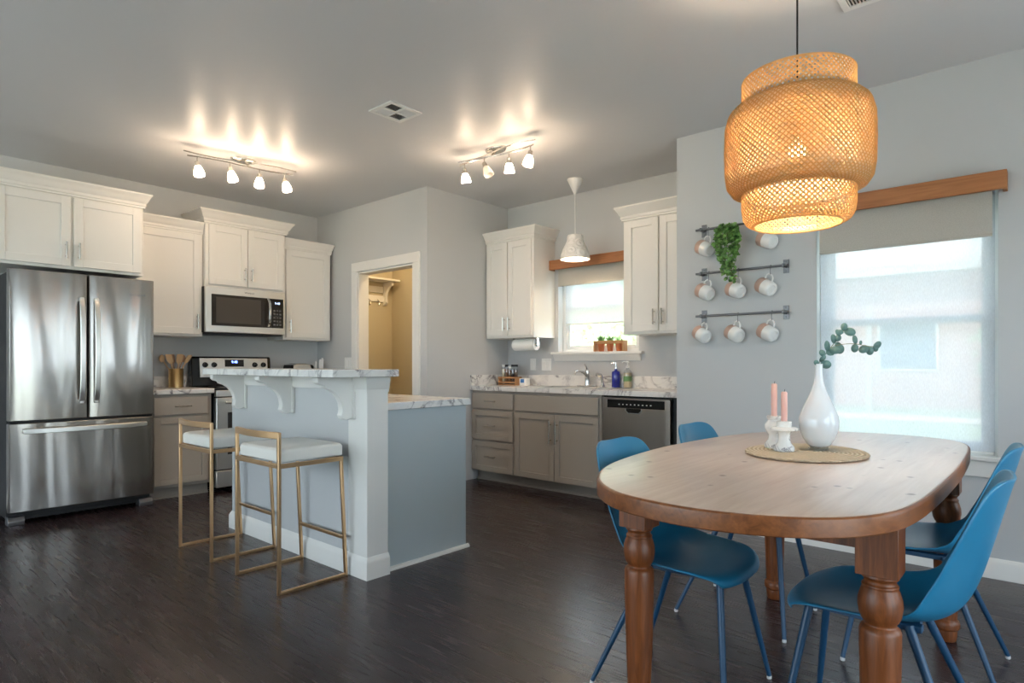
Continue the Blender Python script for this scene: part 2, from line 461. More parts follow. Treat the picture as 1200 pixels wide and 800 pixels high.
w2 = sash_window('window_2', *DW_[:2], YD+.075, DW_[2], DW_[3], 1.375)
# stools (sills) and aprons
b = MB(); b.box(-3.66, -2.665, YK-.045, YK+.075, 1.215, 1.24)
b.prism([(YK, 1.155), (YK-.012, 1.155), (YK-.016, 1.175), (YK-.032, 1.2), (YK-.036, 1.215), (YK, 1.215)], 'x', -3.64, -2.69)
struct(b.obj('trim_3', 'trim', bevel=.003))
b = MB(); b.box(-1.13, -.175, YD-.03, YD+.075, .612, .635); b.box(-1.11, -.195, YD-.014, YD, .525, .612)
struct(b.obj('trim_4', 'trim', bevel=.004))
# sliding glass door (right of and behind the camera)
dr = sroot('door_1', (XR, (SD[0]+SD[1])/2, SD[2]))
b = MB(); y0, y1, z0, z1 = SD; x = XR+.04; ym = (y0+y1)/2
for a in ((y0, y0+.06), (ym-.04, ym+.04), (y1-.06, y1)): b.box(x, x+.06, a[0], a[1], z0, z1)
for a in ((z0, z0+.08), (z1-.06, z1)): b.box(x, x+.06, y0, y1, a[0], a[1])
b.obj('door_frame', 'plastic', dr, .003)
for a in ((y0+.06, ym-.04), (ym+.04, y1-.06)): MB().box(x+.025, x+.031, a[0], a[1], z0+.08, z1-.06).obj('pane', 'pane', dr, smooth=0)
MB().bar([(x-.03, ym-.06, .95), (x-.03, ym-.06, 1.2)], .02, .02, (1, 0, 0)).obj('door_handle', 'plastic', dr, .004)
w3 = sroot('window_3', (XR, (RW[0]+RW[1])/2, RW[2])); b = MB()
for a in ((RW[0], RW[0]+.05), (RW[1]-.05, RW[1])): b.box(XR+.06, XR+.12, a[0], a[1], RW[2], RW[3])
for a in ((RW[2], RW[2]+.05), (1.34, 1.39), (RW[3]-.05, RW[3])): b.box(XR+.06, XR+.12, RW[0]+.05, RW[1]-.05, a[0], a[1])
b.obj('window_frame', 'plastic', w3, .003)
for a in ((RW[2]+.05, 1.34), (1.39, RW[3]-.05)): MB().box(XR+.085, XR+.09, RW[0]+.05, RW[1]-.05, a[0], a[1]).obj('pane', 'pane', w3, smooth=0)
w4 = sroot('added_rear_window', ((BW[0]+BW[1])/2, YB, BW[2])); b = MB(); nb_ = 4; bw_ = (BW[1]-BW[0])/nb_  # frame of the added rear glazing, there to brighten the rooms
for i in range(nb_+1): xx = BW[0]+bw_*i; b.box(max(BW[0], xx-.035), min(BW[1], xx+.035), YB-.11, YB-.05, BW[2], BW[3])
for a in ((BW[2], BW[2]+.06), (BW[3]-.06, BW[3])): b.box(BW[0], BW[1], YB-.11, YB-.05, a[0], a[1])
b.obj('window_frame', 'plastic', w4, .003)
for i in range(nb_): MB().box(BW[0]+bw_*i+.035, BW[0]+bw_*(i+1)-.035, YB-.083, YB-.078, BW[2]+.06, BW[3]-.06).obj('pane', 'pane', w4, smooth=0)
def portal(name, loc, rot, sx, sy):
    l = bpy.data.lights.new(name, 'AREA'); l.shape = 'RECTANGLE'; l.size = sx; l.size_y = sy; l.cycles.is_portal = True
    o = bpy.data.objects.new(name, l); COL.objects.link(o); o.location = loc; o.rotation_euler = rot
portal('portal_kitchen_window', ((KW[0]+KW[1])/2, YK+.2, (KW[2]+KW[3])/2), (R(-90), 0, 0), .9, .85)
portal('portal_dining_window', ((DW_[0]+DW_[1])/2, YD+.2, (DW_[2]+DW_[3])/2), (R(-90), 0, 0), .9, 1.45)
portal('portal_sliding_door', (XR+.2, (SD[0]+SD[1])/2, 1.05), (0, R(90), 0), 2.1, 2.1)

portal('portal_right_window', (XR+.2, (RW[0]+RW[1])/2, (RW[2]+RW[3])/2), (0, R(90), 0), 1.5, 1.3)
portal('portal_added_rear_glazing', ((BW[0]+BW[1])/2, YB-.2, (BW[2]+BW[3])/2), (R(90), 0, 0), 4.7, 2.1)
# ceiling registers
def register(x0, x1, y0, y1, label):
    r = thing('ceiling_vent', label, 'vent', ((x0+x1)/2, (y0+y1)/2, ZC))
    b = MB(); w = .028; z0 = ZC-.009
    b.box(x0, x0+w, y0, y1, z0, ZC); b.box(x1-w, x1, y0, y1, z0, ZC); b.box(x0+w, x1-w, y0, y0+w, z0, ZC); b.box(x0+w, x1-w, y1-w, y1, z0, ZC)
    xm, ym = (x0+x1)/2, (y0+y1)/2
    b.box(xm-.008, xm+.008, y0+w, y1-w, z0, ZC-.001); b.box(x0+w, x1-w, ym-.008, ym+.008, z0, ZC-.001)
    b.obj('vent_frame', 'plastic', r, .002)
    MB().box(x0+w, x1-w, y0+w, y1-w, ZC-.0015, ZC-.0002).obj('duct_shade_sheet', plain('duct_shade_grey', '#4c4c4c', .6), r, smooth=0)  # flat dark sheet standing in for the shade behind the louvres
    for (a0, a1, b0, b1, ax) in ((x0+w, xm-.008, y0+w, ym-.008, 'x'), (xm+.008, x1-w, y0+w, ym-.008, 'y'), (x0+w, xm-.008, ym+.008, y1-w, 'y'), (xm+.008, x1-w, ym+.008, y1-w, 'x')):
        b = MB(); n = 7
        for i in range(n):
            t = (i+.5)/n
            if ax == 'x':
                y = b0+(b1-b0)*t; b.prism([(y-.004, ZC-.002), (y-.0034, ZC-.002), (y+.005, z0+.001), (y+.0044, z0+.001)], 'x', a0, a1)
            else:
                xx = a0+(a1-a0)*t; b.prism([(xx-.004, ZC-.002), (xx-.0034, ZC-.002), (xx+.005, z0+.001), (xx+.0044, z0+.001)], 'y', b0, b1)
        b.obj('louvre', 'plastic', r, smooth=0)
register(-3.27, -3.04, 2.335, 2.588, 'white square louvred air vent in the ceiling left of the second track light')
register(-.715, -.46, 2.87, 3.12, 'white air vent in the ceiling right of the woven lamp cord, cut by picture edge')

# ------------------------------------------------------------------ cabinets
def shaker(mp, u0, u1, d, z0, z1, name, m, parent, fr=.058, th=.02):
    b = MB(mp)
    b.box(u0, u0+fr, d, d+th, z0, z1); b.box(u1-fr, u1, d, d+th, z0, z1)
    b.box(u0+fr, u1-fr, d, d+th, z1-fr, z1); b.box(u0+fr, u1-fr, d, d+th, z0, z0+fr)
    b.box(u0+fr-.004, u1-fr+.004, d, d+th-.011, z0+fr-.004, z1-fr+.004)
    return b.obj(name, m, parent, .0015)
def slab(mp, u0, u1, d, z0, z1, name, m, parent, th=.02):
    return MB(mp).box(u0, u1, d, d+th, z0, z1).obj(name, m, parent, .004)
def pull(mp, u, d, z, L, parent, vert=True):
    b = MB(mp); h = L/2; r = .0064
    a = (lambda s, dd: (u, d+dd, z+s)) if vert else (lambda s, dd: (u+s, d+dd, z))
    b.cyl(a(-h, .032), a(h, .032), r, 10)
    for s in (-h*.68, h*.68): b.cyl(a(s, 0), a(s, .032), r*.85, 8)
    return b.obj('handle', 'nickel', parent)
def crown(mp, u0, u1, depth, z0, z1, parent, L=1, Rr=1, out=.055):
    H = z1-z0
    prof = [(.0, 0), (.012, 0), (.012, .12), (.018, .16), (.018, .34), (.026, .42), (.036, .62), (.046, .80), (.052, .86), (.055, .9), (.055, 1.0), (.045, 1.0)]
    k = out/.055; b = MB(mp)
    b.loft([[(u0-L*o*k, 0, z0+t*H), (u1+Rr*o*k, 0, z0+t*H), (u1+Rr*o*k, depth+o*k, z0+t*H), (u0-L*o*k, depth+o*k, z0+t*H)] for o, t in prof])
    return b.obj('crown_moulding', 'cabw', parent, smooth=25)
def upper(mp, u0, u1, depth, z0, zb, zt, doors, label, L=1, Rr=1, out=.055, hl=.125):
    """doors: list of (u0,u1,handle u)"""
    r = thing('wall_cabinet', label, 'cabinet', mp((u0+u1)/2, depth/2, z0))
    b = MB(mp); b.box(u0, u1, .0, depth, z0, zb)
    b.obj('cabinet_body', 'cabw', r, .002)
    for a, c, hu in doors:
        d = shaker(mp, a, c, depth, z0+.022, zb-.06, 'door', 'cabw', r)
        pull(mp, hu, depth+.02, z0+.022+.05+hl/2, hl, d)
    crown(mp, u0, u1, depth+.002, zb-.05, zt, r, L, Rr, out)
    return r
upper(mapL, .80, 1.755, .60, 1.83, 2.425, 2.487, [(.825, 1.265, 1.235), (1.285, 1.735, 1.315)], 'white two-door wall cabinet above the steel refrigerator', 1, 1)
upper(mapL, 1.76, 2.33, .32, 1.372, 2.345, 2.402, [(1.785, 2.305, 2.272)], 'tall white single-door wall cabinet between refrigerator cabinet and microwave', 0, 0, .04)
upper(mapL, 2.335, 3.10, .365, 1.83, 2.452, 2.52, [(2.362, 2.712, 2.685), (2.722, 3.072, 2.75)], 'white two-door wall cabinet directly above the microwave', 1, 1, .07)
upper(mapL, 3.105, 3.64, .32, 1.372, 2.335, 2.392, [(3.13, 3.615, 3.165)], 'white single-door wall cabinet right of the microwave beside the pantry corner', 0, 1, .035)
upper(mapS, XPC+.004, -3.645, .32, 1.378, 2.365, 2.42, [(-4.24, -3.97, -3.995), (-3.955, -3.67, -3.93)], 'white two-door wall cabinet left of the sink window, paper roll underneath', 0, 1, .06)
upper(mapS, -2.68, XD-.004, .32, 1.368, 2.36, 2.425, [(-2.655, -2.355, -2.385), (-2.34, -2.045, -2.31)], 'white two-door wall cabinet right of the sink window, cut by the mug wall', 1, 0, .06)

def base(mp, u0, u1, depth, label, m='cabg', fronts=(), name='base_cabinet', toe=.075, hollow=False):
    r = thing(name, label, 'cabinet', mp((u0+u1)/2, depth/2, 0))
    b = MB(mp)
    if hollow: b.box(u0, u1, .004, depth, .1, .73); b.box(u0, u1, depth-.02, depth, .73, .872); b.box(u0, u0+.018, .004, depth-.02, .73, .872); b.box(u1-.018, u1, .004, depth-.02, .73, .872)
    else: b.box(u0, u1, .004, depth, .1, .872)
    b.obj('cabinet_body', m, r, .002)
    b = MB(mp); b.box(u0, u1, .004, depth-toe, 0, .1); b.prism([(depth-toe, 0), (depth-toe+.015, 0), (depth-toe+.010, .014), (depth-toe, .018)], 'x', u0, u1) if mp is None else b.box(u0, u1, depth-toe, depth-toe+.014, 0, .016)
    b.obj('toe_kick', m, r, .002)
    for kind, a, c, z0, z1, h in fronts:
        if kind == 'drawer':
            d = slab(mp, a, c, depth, z0, z1, 'drawer', m, r)
        else:
            d = shaker(mp, a, c, depth, z0, z1, 'drawer' if kind == 'sdrawer' else 'door', m, r, .05)
        if h:
            if len(h) == 3: pull(mp, h[0], depth+.02, h[1], h[2], d, True)
            else: pull(mp, (a+c)/2, depth+.02, (z0+z1)/2, h[0], d, False)
    return r
base(mapL, 1.815, 2.29, .60, 'grey base cabinet with one drawer between refrigerator and range', fronts=[('drawer', 1.83, 2.255, .70, .848, (.13,)), ('door', 1.83, 2.255, .125, .68, None)])
base(mapL, 3.10, 3.67, .60, 'grey base cabinet right of the range behind the island', fronts=[('drawer', 3.12, 3.64, .70, .848, (.13,)), ('door', 3.12, 3.64, .125, .68, (3.16, .6, .13))])
D_ = .52
base(mapS, XPC+.004, -3.705, D_, 'grey three-drawer base cabinet at the left end of the sink run', fronts=[('drawer', -4.245, -3.722, .70, .845, (.13,)), ('sdrawer', -4.245, -3.722, .405, .682, (.13,)), ('sdrawer', -4.245, -3.722, .105, .388, (.13,))])
base(mapS, -3.703, -2.765, D_, 'grey two-door sink base cabinet left of the dishwasher', fronts=[('drawer', -3.69, -2.79, .70, .845, None), ('door', -3.69, -3.245, .105, .682, (-3.275, .53, .2)), ('door', -3.237, -2.79, .105, .682, (-3.205, .53, .2))], hollow=True)
# end panel beside the dishwasher
tag(MB().box(-2.135, XD-.004, YK-D_+.01, YK-.01, 0, .872).obj('filler_panel', 'blackm', None, .002), 'narrow black filler panel between dishwasher and mug wall corner', 'panel')

# worktops
def top(name, label, pieces, bevel=.006, splash=None):
    r = thing(name, label, 'countertop', ((pieces[0][0]+pieces[0][1])/2, (pieces[0][2]+pieces[0][3])/2, pieces[0][4]))
    b = MB()
    for p in pieces: b.box(*p)
    b.obj('worktop', 'marble', r, bevel)
    if splash:
        b = MB()
        for p in splash: b.box(*p)
        b.obj('backsplash', 'marble', r, .003)
    return r
CT = .914
top('countertop', 'marble-look worktop between refrigerator and range under the gold crock', [(XS, -5.465, 1.812, 2.305, .873, CT)], splash=[(XS, XS+.02, 1.812, 2.305, CT, 1.015)])
top('countertop', 'marble-look worktop right of the range carrying toaster and utensils', [(XS, -5.465, 3.09, YP, .873, CT)], splash=[(XS, XS+.02, 3.09, YP, CT, 1.015)])
SX0, SX1, SY0, SY1 = -3.555, -2.835, 4.30, 4.655     # sink cut-out
yf = YK-D_-.03
top('countertop', 'long marble-look worktop with sink below the kitchen window', [(XPC, SX0, yf, YK, .873, CT), (SX1, XD, yf, YK, .873, CT), (SX0, SX1, yf, SY0, .873, CT), (SX0, SX1, SY1, YK, .873, CT)], .0, splash=[(XPC+.021, XD, YK-.02, YK, CT, 1.018), (XPC, XPC+.02, yf, YK, CT, 1.018)])

# sink and taps
r = thing('kitchen_sink', 'stainless steel drop-in sink below the kitchen window', 'sink', ((SX0+SX1)/2, (SY0+SY1)/2, CT))
b = MB(); o = .018
b.box(SX0-o, SX0+.03, SY0-o, SY1+o, CT, CT+.005); b.box(SX1-.03, SX1+o, SY0-o, SY1+o, CT, CT+.005); b.box(SX0+.03, SX1-.03, SY0-o, SY0+.03, CT, CT+.005); b.box(SX0+.03, SX1-.03, SY1-.06, SY1+o, CT, CT+.005)
b.obj('rim', 'steelh', r, .002)
b = MB(); xm = (SX0+SX1)/2
for a, c in ((SX0+.03, xm-.012), (xm+.012, SX1-.03)):
    y0, y1 = SY0+.03, SY1-.06; t = .004; zb = CT-.17
    b.box(a, a+t, y0, y1, zb, CT); b.box(c-t, c, y0, y1, zb, CT); b.box(a+t, c-t, y0, y0+t, zb, CT); b.box(a+t, c-t, y1-t, y1, zb, CT); b.box(a, c, y0, y1, zb-t, zb)
b.box(xm-.012, xm+.012, SY0+.03, SY1-.06, CT-.03, CT+.002)
b.obj('basin', 'steelh', r, .002)
fx, fy = -3.20, 4.69
r = thing('faucet', 'chrome kitchen faucet with raised lever behind the sink', 'faucet', (fx, fy, CT))
b = MB(); b.box(fx-.1, fx+.1, fy-.025, fy+.025, CT+.0055, CT+.016); b.lathe([(.026, CT+.016), (.024, CT+.05), (.021, CT+.12), (.024, CT+.125), (.022, CT+.15), (.012, CT+.158)], (fx, fy, 0), 20)
b.obj('tap_body', 'chrome', r, .003)
MB().tube([(fx, fy-.005, CT+.1), (fx, fy-.06, CT+.135), (fx, fy-.13, CT+.15), (fx, fy-.19, CT+.14), (fx, fy-.2, CT+.12)], [.014, .013, .012, .011, .011], 12).obj('spout', 'chrome', r)
MB().tube([(fx, fy, CT+.155), (fx-.004, fy-.01, CT+.185), (fx-.012, fy-.03, CT+.215)], [.012, .008, .007], 10).obj('lever', 'chrome', r)
sx = -3.035
r = thing('sink_sprayer', 'short chrome side sprayer right of the faucet', 'sprayer', (sx, fy, CT))
MB().lathe([(.022, CT+.0055), (.02, CT+.02), (.012, CT+.035), (.012, CT+.06)], (sx, fy, 0)).obj('holder', 'chrome', r)
MB().tube([(sx, fy, CT+.045), (sx-.004, fy-.005, CT+.09), (sx-.012, fy-.015, CT+.112), (sx-.035, fy-.05, CT+.118)], [.012, .014, .016, .017], 12).obj('spray_head', 'chrome', r)
def soap(x, y, m, label, h, rr, cap):
    r = thing('soap_bottle', label, 'bottle', (x, y, CT))
    MB().lathe([(rr*.92, CT+.0005), (rr, CT+.006), (rr, CT+h*.86), (rr*.9, CT+h*.93), (.013, CT+h), (.013, CT+h+.012)], (x, y, 0), 24).obj('bottle_body', m, r)
    b = MB(); z = CT+h+.012
    b.lathe([(.015, z), (.015, z+.018), (.006, z+.02), (.006, z+.045), (.014, z+.047), (.014, z+.058), (.004, z+.06)], (x, y, 0), 16); b.tube([(x, y, z+.052), (x-.03, y-.012, z+.053), (x-.042, y-.017, z+.045)], .005, 8)
    b.obj('pump', cap, r); return r
soap(-2.915, 4.72, 'blueglass', 'cobalt blue soap bottle with chrome pump behind the sink', .155, .038, 'chrome')
sb = soap(-2.80, 4.725, 'clear', 'clear soap dispenser with white pump right of the blue bottle', .165, .036, 'plastic')
MB().lathe([(.033, CT+.006), (.034, CT+.13), (.02, CT+.134)], (-2.80, 4.725, 0)).obj('liquid_soap', 'spice3', sb)
b = MB(); b.lathe([(.0367, CT+.06), (.0367, CT+.105)], (-2.80, 4.725, 0), 24, cap=False); b.obj('flower_label', 'leafs', sb)
r = thing('dish_brush', 'white dish brush leaning at the right end of the sink worktop', 'brush', (-2.26, 4.66, CT))
MB().tube([(-2.27, 4.70, CT+.02), (-2.25, 4.73, CT+.11), (-2.235, 4.748, CT+.19)], [.016, .013, .016], 10).obj('brush_handle', 'plastic', r)
MB().lathe([(.03, CT+.0005), (.032, CT+.01), (.03, CT+.03), (.02, CT+.032)], (-2.27, 4.70, 0)).obj('brush_stand', 'blackm', r)

# dishwasher
r = thing('dishwasher', 'stainless steel dishwasher under the worktop right of the sink', 'dishwasher', (-2.45, 4.5, 0))
a, c, d = -2.755, -2.145, D_
MB(mapS).box(a, c, 0.02, d-.02, .0, .868).obj('housing', 'blackm', r, .002)
b = MB(mapS); b.box(a+.004, c-.004, d-.018, d+.018, .10, .775); b.box(a+.004, a+.05, d-.018, d+.018, .775, .855); b.box(c-.05, c-.004, d-.018, d+.018, .775, .855); b.box(a+.05, c-.05, d-.018, d+.018, .84, .855)
dd = b.obj('door', 'steeldw', r, .002)
MB(mapS).box(a+.05, c-.05, d-.018, d+.012, .775, .84).obj('control_strip', 'black', dd, .002)
b = MB(mapS); pts = [(-2.535, .775), (-2.385, .775), (-2.385, .755), (-2.41, .732), (-2.51, .732), (-2.535, .755)]
b.loft([[(p[0], q, p[1]) for p in pts] for q in (d+.0182, d+.021)]); hp = b.obj('handle_pocket', 'chrome', dd, .001)
b = MB(mapS); pts = [(-2.525, .775), (-2.395, .775), (-2.395, .758), (-2.416, .74), (-2.504, .74), (-2.525, .758)]
b.loft([[(p[0], q, p[1]) for p in pts] for q in (d+.0212, d+.0225)]); b.obj('pocket_recess', 'black', hp)
b = MB(mapS)
for i in range(9): b.box(-2.60+i*.035, -2.588+i*.035, d+.0121, d+.0127, .80, .808)
b.obj('buttons', 'steelh', dd)

# refrigerator
r = thing('refrigerator', 'stainless steel french door refrigerator with bottom freezer drawer', 'refrigerator', (-5.7, 1.337, 0))
FX = -5.38
MB().box(-6.06, FX-.075, .887, 1.79, .05, 1.765).obj('housing', 'blackm', r, .004)
def fdoor(y0, y1, z0, z1, name):
    lp = []
    b = MB(); n = 8
    poly = [(FX-.07, y0), (FX-.07, y1), (FX-.012, y1), (FX-.003, y1-.006)] + [(FX+.004*math.sin(pi*i/n)-.001, y1-.012+(y0-y1+.024)*i/n) for i in range(n+1)] + [(FX-.003, y0+.006), (FX-.012, y0)]
    b.prism(poly, 'z', z0, z1); return b.obj(name, 'steel', r, .003)
fl = fdoor(.885, 1.347, .728, 1.787, 'door'); frr = fdoor(1.353, 1.797, .728, 1.787, 'door'); fz = fdoor(.885, 1.797, .095, .708, 'freezer_drawer')
MB().box(-5.46, FX-.01, .895, 1.785, .712, .724).obj('door_gasket', 'blackm', r)
for y, p in ((1.305, fl), (1.397, frr)):
    b = MB(); b.bar(spline([(FX+.018, y, .84), (FX+.05, y, .95), (FX+.062, y, 1.22), (FX+.05, y, 1.5), (FX+.018, y, 1.61)], 5), .034, .014, (1, 0, 0))
    b.box(FX, FX+.03, y-.014, y+.014, .835, .865); b.box(FX, FX+.03, y-.014, y+.014, 1.585, 1.615)
    b.obj('handle', 'steelh', p, .004)
b = MB(); b.bar(spline([(FX+.02, .965, .655), (FX+.05, 1.1, .655), (FX+.06, 1.34, .655), (FX+.05, 1.58, .655), (FX+.02, 1.735, .655)], 5), .014, .036)
b.box(FX, FX+.03, .96, .99, .64, .67); b.box(FX, FX+.03, 1.71, 1.74, .64, .67); b.obj('handle', 'steelh', fz, .004)
text_mesh('logo', 'Whirlpool', .028, 'iron', frr, (FX+.0025, 1.675, 1.665), (0, 1, 0), (0, 0, 1))
MB().box(-5.95, FX-.10, .90, 1.78, .02, .05).obj('base_grille', 'blackm', r, .003)
for y0, y1 in ((.885, .98), (1.70, 1.797)):
    MB().prism([(-5.50, 0), (FX-.025, 0), (FX-.02, .03), (FX-.04, .06), (-5.50, .06)], 'y', y0, y1).obj('foot', 'iron', r, .004)

# range
r = thing('range', 'freestanding electric range with steel control panel behind the island', 'stove', (-5.75, 2.695, 0))
Y0, Y1 = 2.312, 3.078
MB().box(-6.06, -5.50, Y0, Y1, .03, .90).obj('oven_body', 'black', r, .003)
b = MB(); b.box(-6.06, -5.455, Y0, Y1, .9, .918); ct = b.obj('cooktop', 'black', r, .006)
b = MB()
for (x, y, q) in ((-5.88, 2.5, .075), (-5.88, 2.89, .095), (-5.63, 2.5, .1), (-5.63, 2.89, .075)):
    b.lathe([(q, .9181), (q, .9188), (q-.004, .9188), (q-.004, .9181)], (x, y, 0), 32)
b.obj('burner_ring', 'iron', ct)
bg = MB().prism([(-6.06, .918), (-5.965, .918), (-5.985, 1.18), (-6.0, 1.197), (-6.06, 1.197)], 'y', Y0, Y1).obj('backguard', 'black', r, .006)
ctl = MB().prism([(-5.984, 1.0), (-5.966, 1.0), (-5.9805, 1.183), (-5.995, 1.183)], 'y', Y0+.07, Y1-.035).obj('control_panel', 'steelh', bg, .003)
def bgx(z): return -5.966-(z-1.0)*.0792
ds = MB().prism([(bgx(1.10)-.01, 1.10), (bgx(1.10)+.003, 1.10), (bgx(1.168)+.003, 1.168), (bgx(1.168)-.01, 1.168)], 'y', 2.615, 2.80).obj('display', 'black', bg, .002)
text_mesh('digits', '9:48', .034, 'bluedisp', ds, (bgx(1.145)+.0045, 2.707, 1.145), (0, 1, 0), (-.08, 0, 1))
kn = None
for y in (2.431, 2.514, 2.909, 2.997):
    x = bgx(1.118); b = MB(); M_ = Matrix.Rotation(R(90), 4, 'Y')
    b.lathe([(.026, 0), (.024, .006), (.021, .008), (.019, .026), (.016, .028)], (x, y, 1.118), 20, M_)
    b.box(x+.02, x+.034, y-.004, y+.004, 1.098, 1.138); b.obj('knob', 'black', bg, .001)
od = MB().box(-5.499, -5.455, Y0+.004, Y1-.004, .20, .83).obj('oven_door', 'steelh', r, .006)
MB().box(-5.456, -5.4525, Y0+.10, Y1-.10, .33, .70).obj('oven_window', 'ovenglass', od, .002)
b = MB(); b.cyl((-5.405, Y0+.06, .79), (-5.405, Y1-.06, .79), .012, 12)
for y in (Y0+.1, Y1-.1): b.cyl((-5.456, y, .79), (-5.405, y, .79), .009, 8)
b.obj('handle', 'steelh', od)
MB().box(-5.499, -5.452, Y0+.002, Y1-.002, .84, .895).obj('front_trim', 'steelh', r, .004)
MB().box(-5.499, -5.457, Y0+.004, Y1-.004, .045, .19).obj('storage_drawer', 'steelh', r, .005)

# microwave
r = thing('microwave', 'stainless over-range microwave under a white cabinet', 'microwave', (-5.87, 2.695, 1.405))
X = -5.69
MB().box(-6.1, X-.03, 2.322, 3.078, 1.412, 1.828).obj('housing', 'blackm', r, .003)
fcd = MB().box(X-.029, X, 2.318, 3.082, 1.412, 1.828).obj('fascia', 'steelh', r, .006)
MB().box(X-.002, X+.004, 2.37, 3.06, 1.475, 1.76).obj('door_glass', 'ovenglass', fcd, .004)
MB().box(X+.0035, X+.005, 2.41, 2.83, 1.50, 1.735).obj('window_screen', plain('mesh_screen', '#4b443d', .2), fcd, .004)
cp = MB().box(X+.0035, X+.006, 2.935, 3.055, 1.48, 1.755).obj('control_panel', 'black', fcd, .001)
text_mesh('digits', '9:48', .03, 'paledisp', cp, (X+.0065, 2.995, 1.715), (0, 1, 0), (0, 0, 1))
b = MB()
for i in range(3):
    for j in range(5): b.box(X+.0055, X+.0066, 2.955+i*.03, 2.975+i*.03, 1.50+j*.034, 1.516+j*.034)
b.obj('buttons', 'iron', cp)
b = MB(); b.bar(spline([(X+.006, 2.90, 1.485), (X+.04, 2.90, 1.53), (X+.052, 2.90, 1.62), (X+.04, 2.90, 1.71), (X+.006, 2.90, 1.755)], 6), .022, .012, (1, 0, 0)); b.obj('handle', 'chrome', fcd, .003)
MB().box(-6.05, X-.03, 2.34, 3.06, 1.40, 1.412).obj('vent_underside', 'blackm', r)
text_mesh('logo', 'Whirlpool', .022, 'iron', fcd, (X+.0006, 2.72, 1.793), (0, 1, 0), (0, 0, 1))

# ------------------------------------------------------------------ island
IX0, IX1, IY0, IY1 = -4.24, -2.675, 1.905, 2.035
r = thing('kitchen_island', 'pale grey kitchen island with raised bar and white brackets', 'island', (-3.45, 2.25, 0))
MB().box(IX0, IX1-.004, IY0, IY1, 0, 1.055).obj('knee_wall', 'wall', r, .002)
b = MB(); b.box(-2.845, IX1, IY0-.003, IY1+.002, .0, 1.055); b.obj('end_post', 'trim', r, .002)
def ring(b, x0, x1, y0, y1, prof):
    b.loft([[(x0-o, y0-o, z), (x1+o, y0-o, z), (x1+o, y1, z), (x0-o, y1, z)] for o, z in prof])
b = MB(); ring(b, IX0, IX1, IY0, IY1+.003, [(.0, .0), (.016, 0), (.016, .085), (.012, .097), (.002, .115), (0, .115)])
b.obj('baseboard', 'trim', r)
b = MB(); ring(b, -2.845, IX1, IY0-.003, IY1+.004, [(0, .975), (.006, .975), (.006, .99), (.010, .995), (.012, 1.02), (.018, 1.035), (.018, 1.056), (0, 1.056)])
b.obj('post_cap', 'trim', r)
MB().prism([(IY0, .985), (IY0-.012, .985), (IY0-.018, 1.0), (IY0-.018, 1.056), (IY0, 1.056)], 'x', IX0+.05, -2.863).obj('apron_trim', 'trim', r, .002)
def corbel(xc):
    y = IY0-.018
    out = [(y, 1.056), (y-.205, 1.056), (y-.205, 1.03), (y-.19, 1.018), (y-.165, 1.012), (y-.16, 1.0)]
    out += [(y-.16+.1*sin(t*pi/2)-.0, 1.0-.085*(1-cos(t*pi/2))*1.0-.03*t) for t in (.2, .4, .6, .8, 1.0)]
    out += [(y-.063, .865), (y-.068, .855), (y-.06, .84), (y-.035, .828), (y-.012, .835), (y, .838)]
    b = MB().prism(out, 'x', xc-.022, xc+.022)
    b.box(xc-.028, xc+.028, IY0-.02, IY0-.001, .832, 1.056)
    return b.obj('corbel', 'trim', r, .003)
for xc in (-4.04, -3.43, -2.805): corbel(xc)
MB().box(IX0, -2.712, IY1+.004, 2.645, .0, .872).obj('cabinet_body', 'cabgi', r, .002)
MB().box(-2.72, -2.708, 2.055, 2.652, .0, .872).obj('side_panel', 'cabgi', r, .002)
MB().prism([(-2.708, 0), (-2.690, 0), (-2.692, .012), (-2.70, .019), (-2.708, .02)], 'y', 2.052, 2.668).obj('shoe_moulding', 'trim', r)
top('bar_countertop', 'raised marble-look bar top on the island above the stools', [(-4.10, -2.60, 1.652, 2.052, 1.057, 1.095)], .003)
top('island_countertop', 'lower marble-look worktop of the island behind the raised bar', [(-4.28, -2.688, IY1+.003, 2.675, .873, CT)], .003)

# bar stools
def stool():
    r = thing('bar_stool', 'gold-framed bar stool with white seat, right one nearer the island post', 'stool', (-3.04, 1.68, 0), 'bar stools at the island')
    x0, x1, y0, y1 = -3.262, -2.816, 1.492, 1.868; t = .0165; w = t/2
    for x in (x0, x1):
        MB().bar([(x, y0, 0.0), (x, y0, .79)], t, t, (0, 1, 0)).obj('back_leg', 'gold', r, .002)
        MB().bar([(x, y0+w, w), (x, y1-w, w)], t, t).obj('floor_rail', 'gold', r, .002)
        MB().bar([(x, y1-.03, .62), (x, y1, .0)], t, t, (0, 1, 0)).obj('front_leg', 'gold', r, .002)
    MB().bar([(x0, y1-.01, .205), (x1, y1-.01, .205)], t, t).obj('footrest', 'gold', r, .002)
    b = MB(); z = .625
    for x in (x0, x1): b.bar([(x, y0, z), (x, y1-.02, z)], t, .022)
    b.bar([(x0, y0, z), (x1, y0, z)], t, .022); b.bar([(x0, y1-.03, z), (x1, y1-.03, z)], t, .022)
    b.obj('seat_frame', 'gold', r, .002)
    pts = [(x0+(x1-x0)*i/10, y0-.03*sin(pi*i/10), .775) for i in range(11)]
    MB().bar(pts, t, .032).obj('back_rail', 'gold', r, .002)
    b = MB(); q = .009
    b.loft([[(x0+q+o, y0+q+o, z), (x1-q-o, y0+q+o, z), (x1-q-o, y1-.012-o, z), (x0+q+o, y1-.012-o, z)] for o, z in ((.004, .637), (0, .645), (0, .69), (.006, .703), (.03, .71))])
    s = b.obj('seat_cushion', 'leather', r, .012, seg=3)
    return r
st = stool()
dup(st, (-3.04-.765, 1.68, 0), 0, 'gold-framed bar stool with white seat, left one nearer the range')

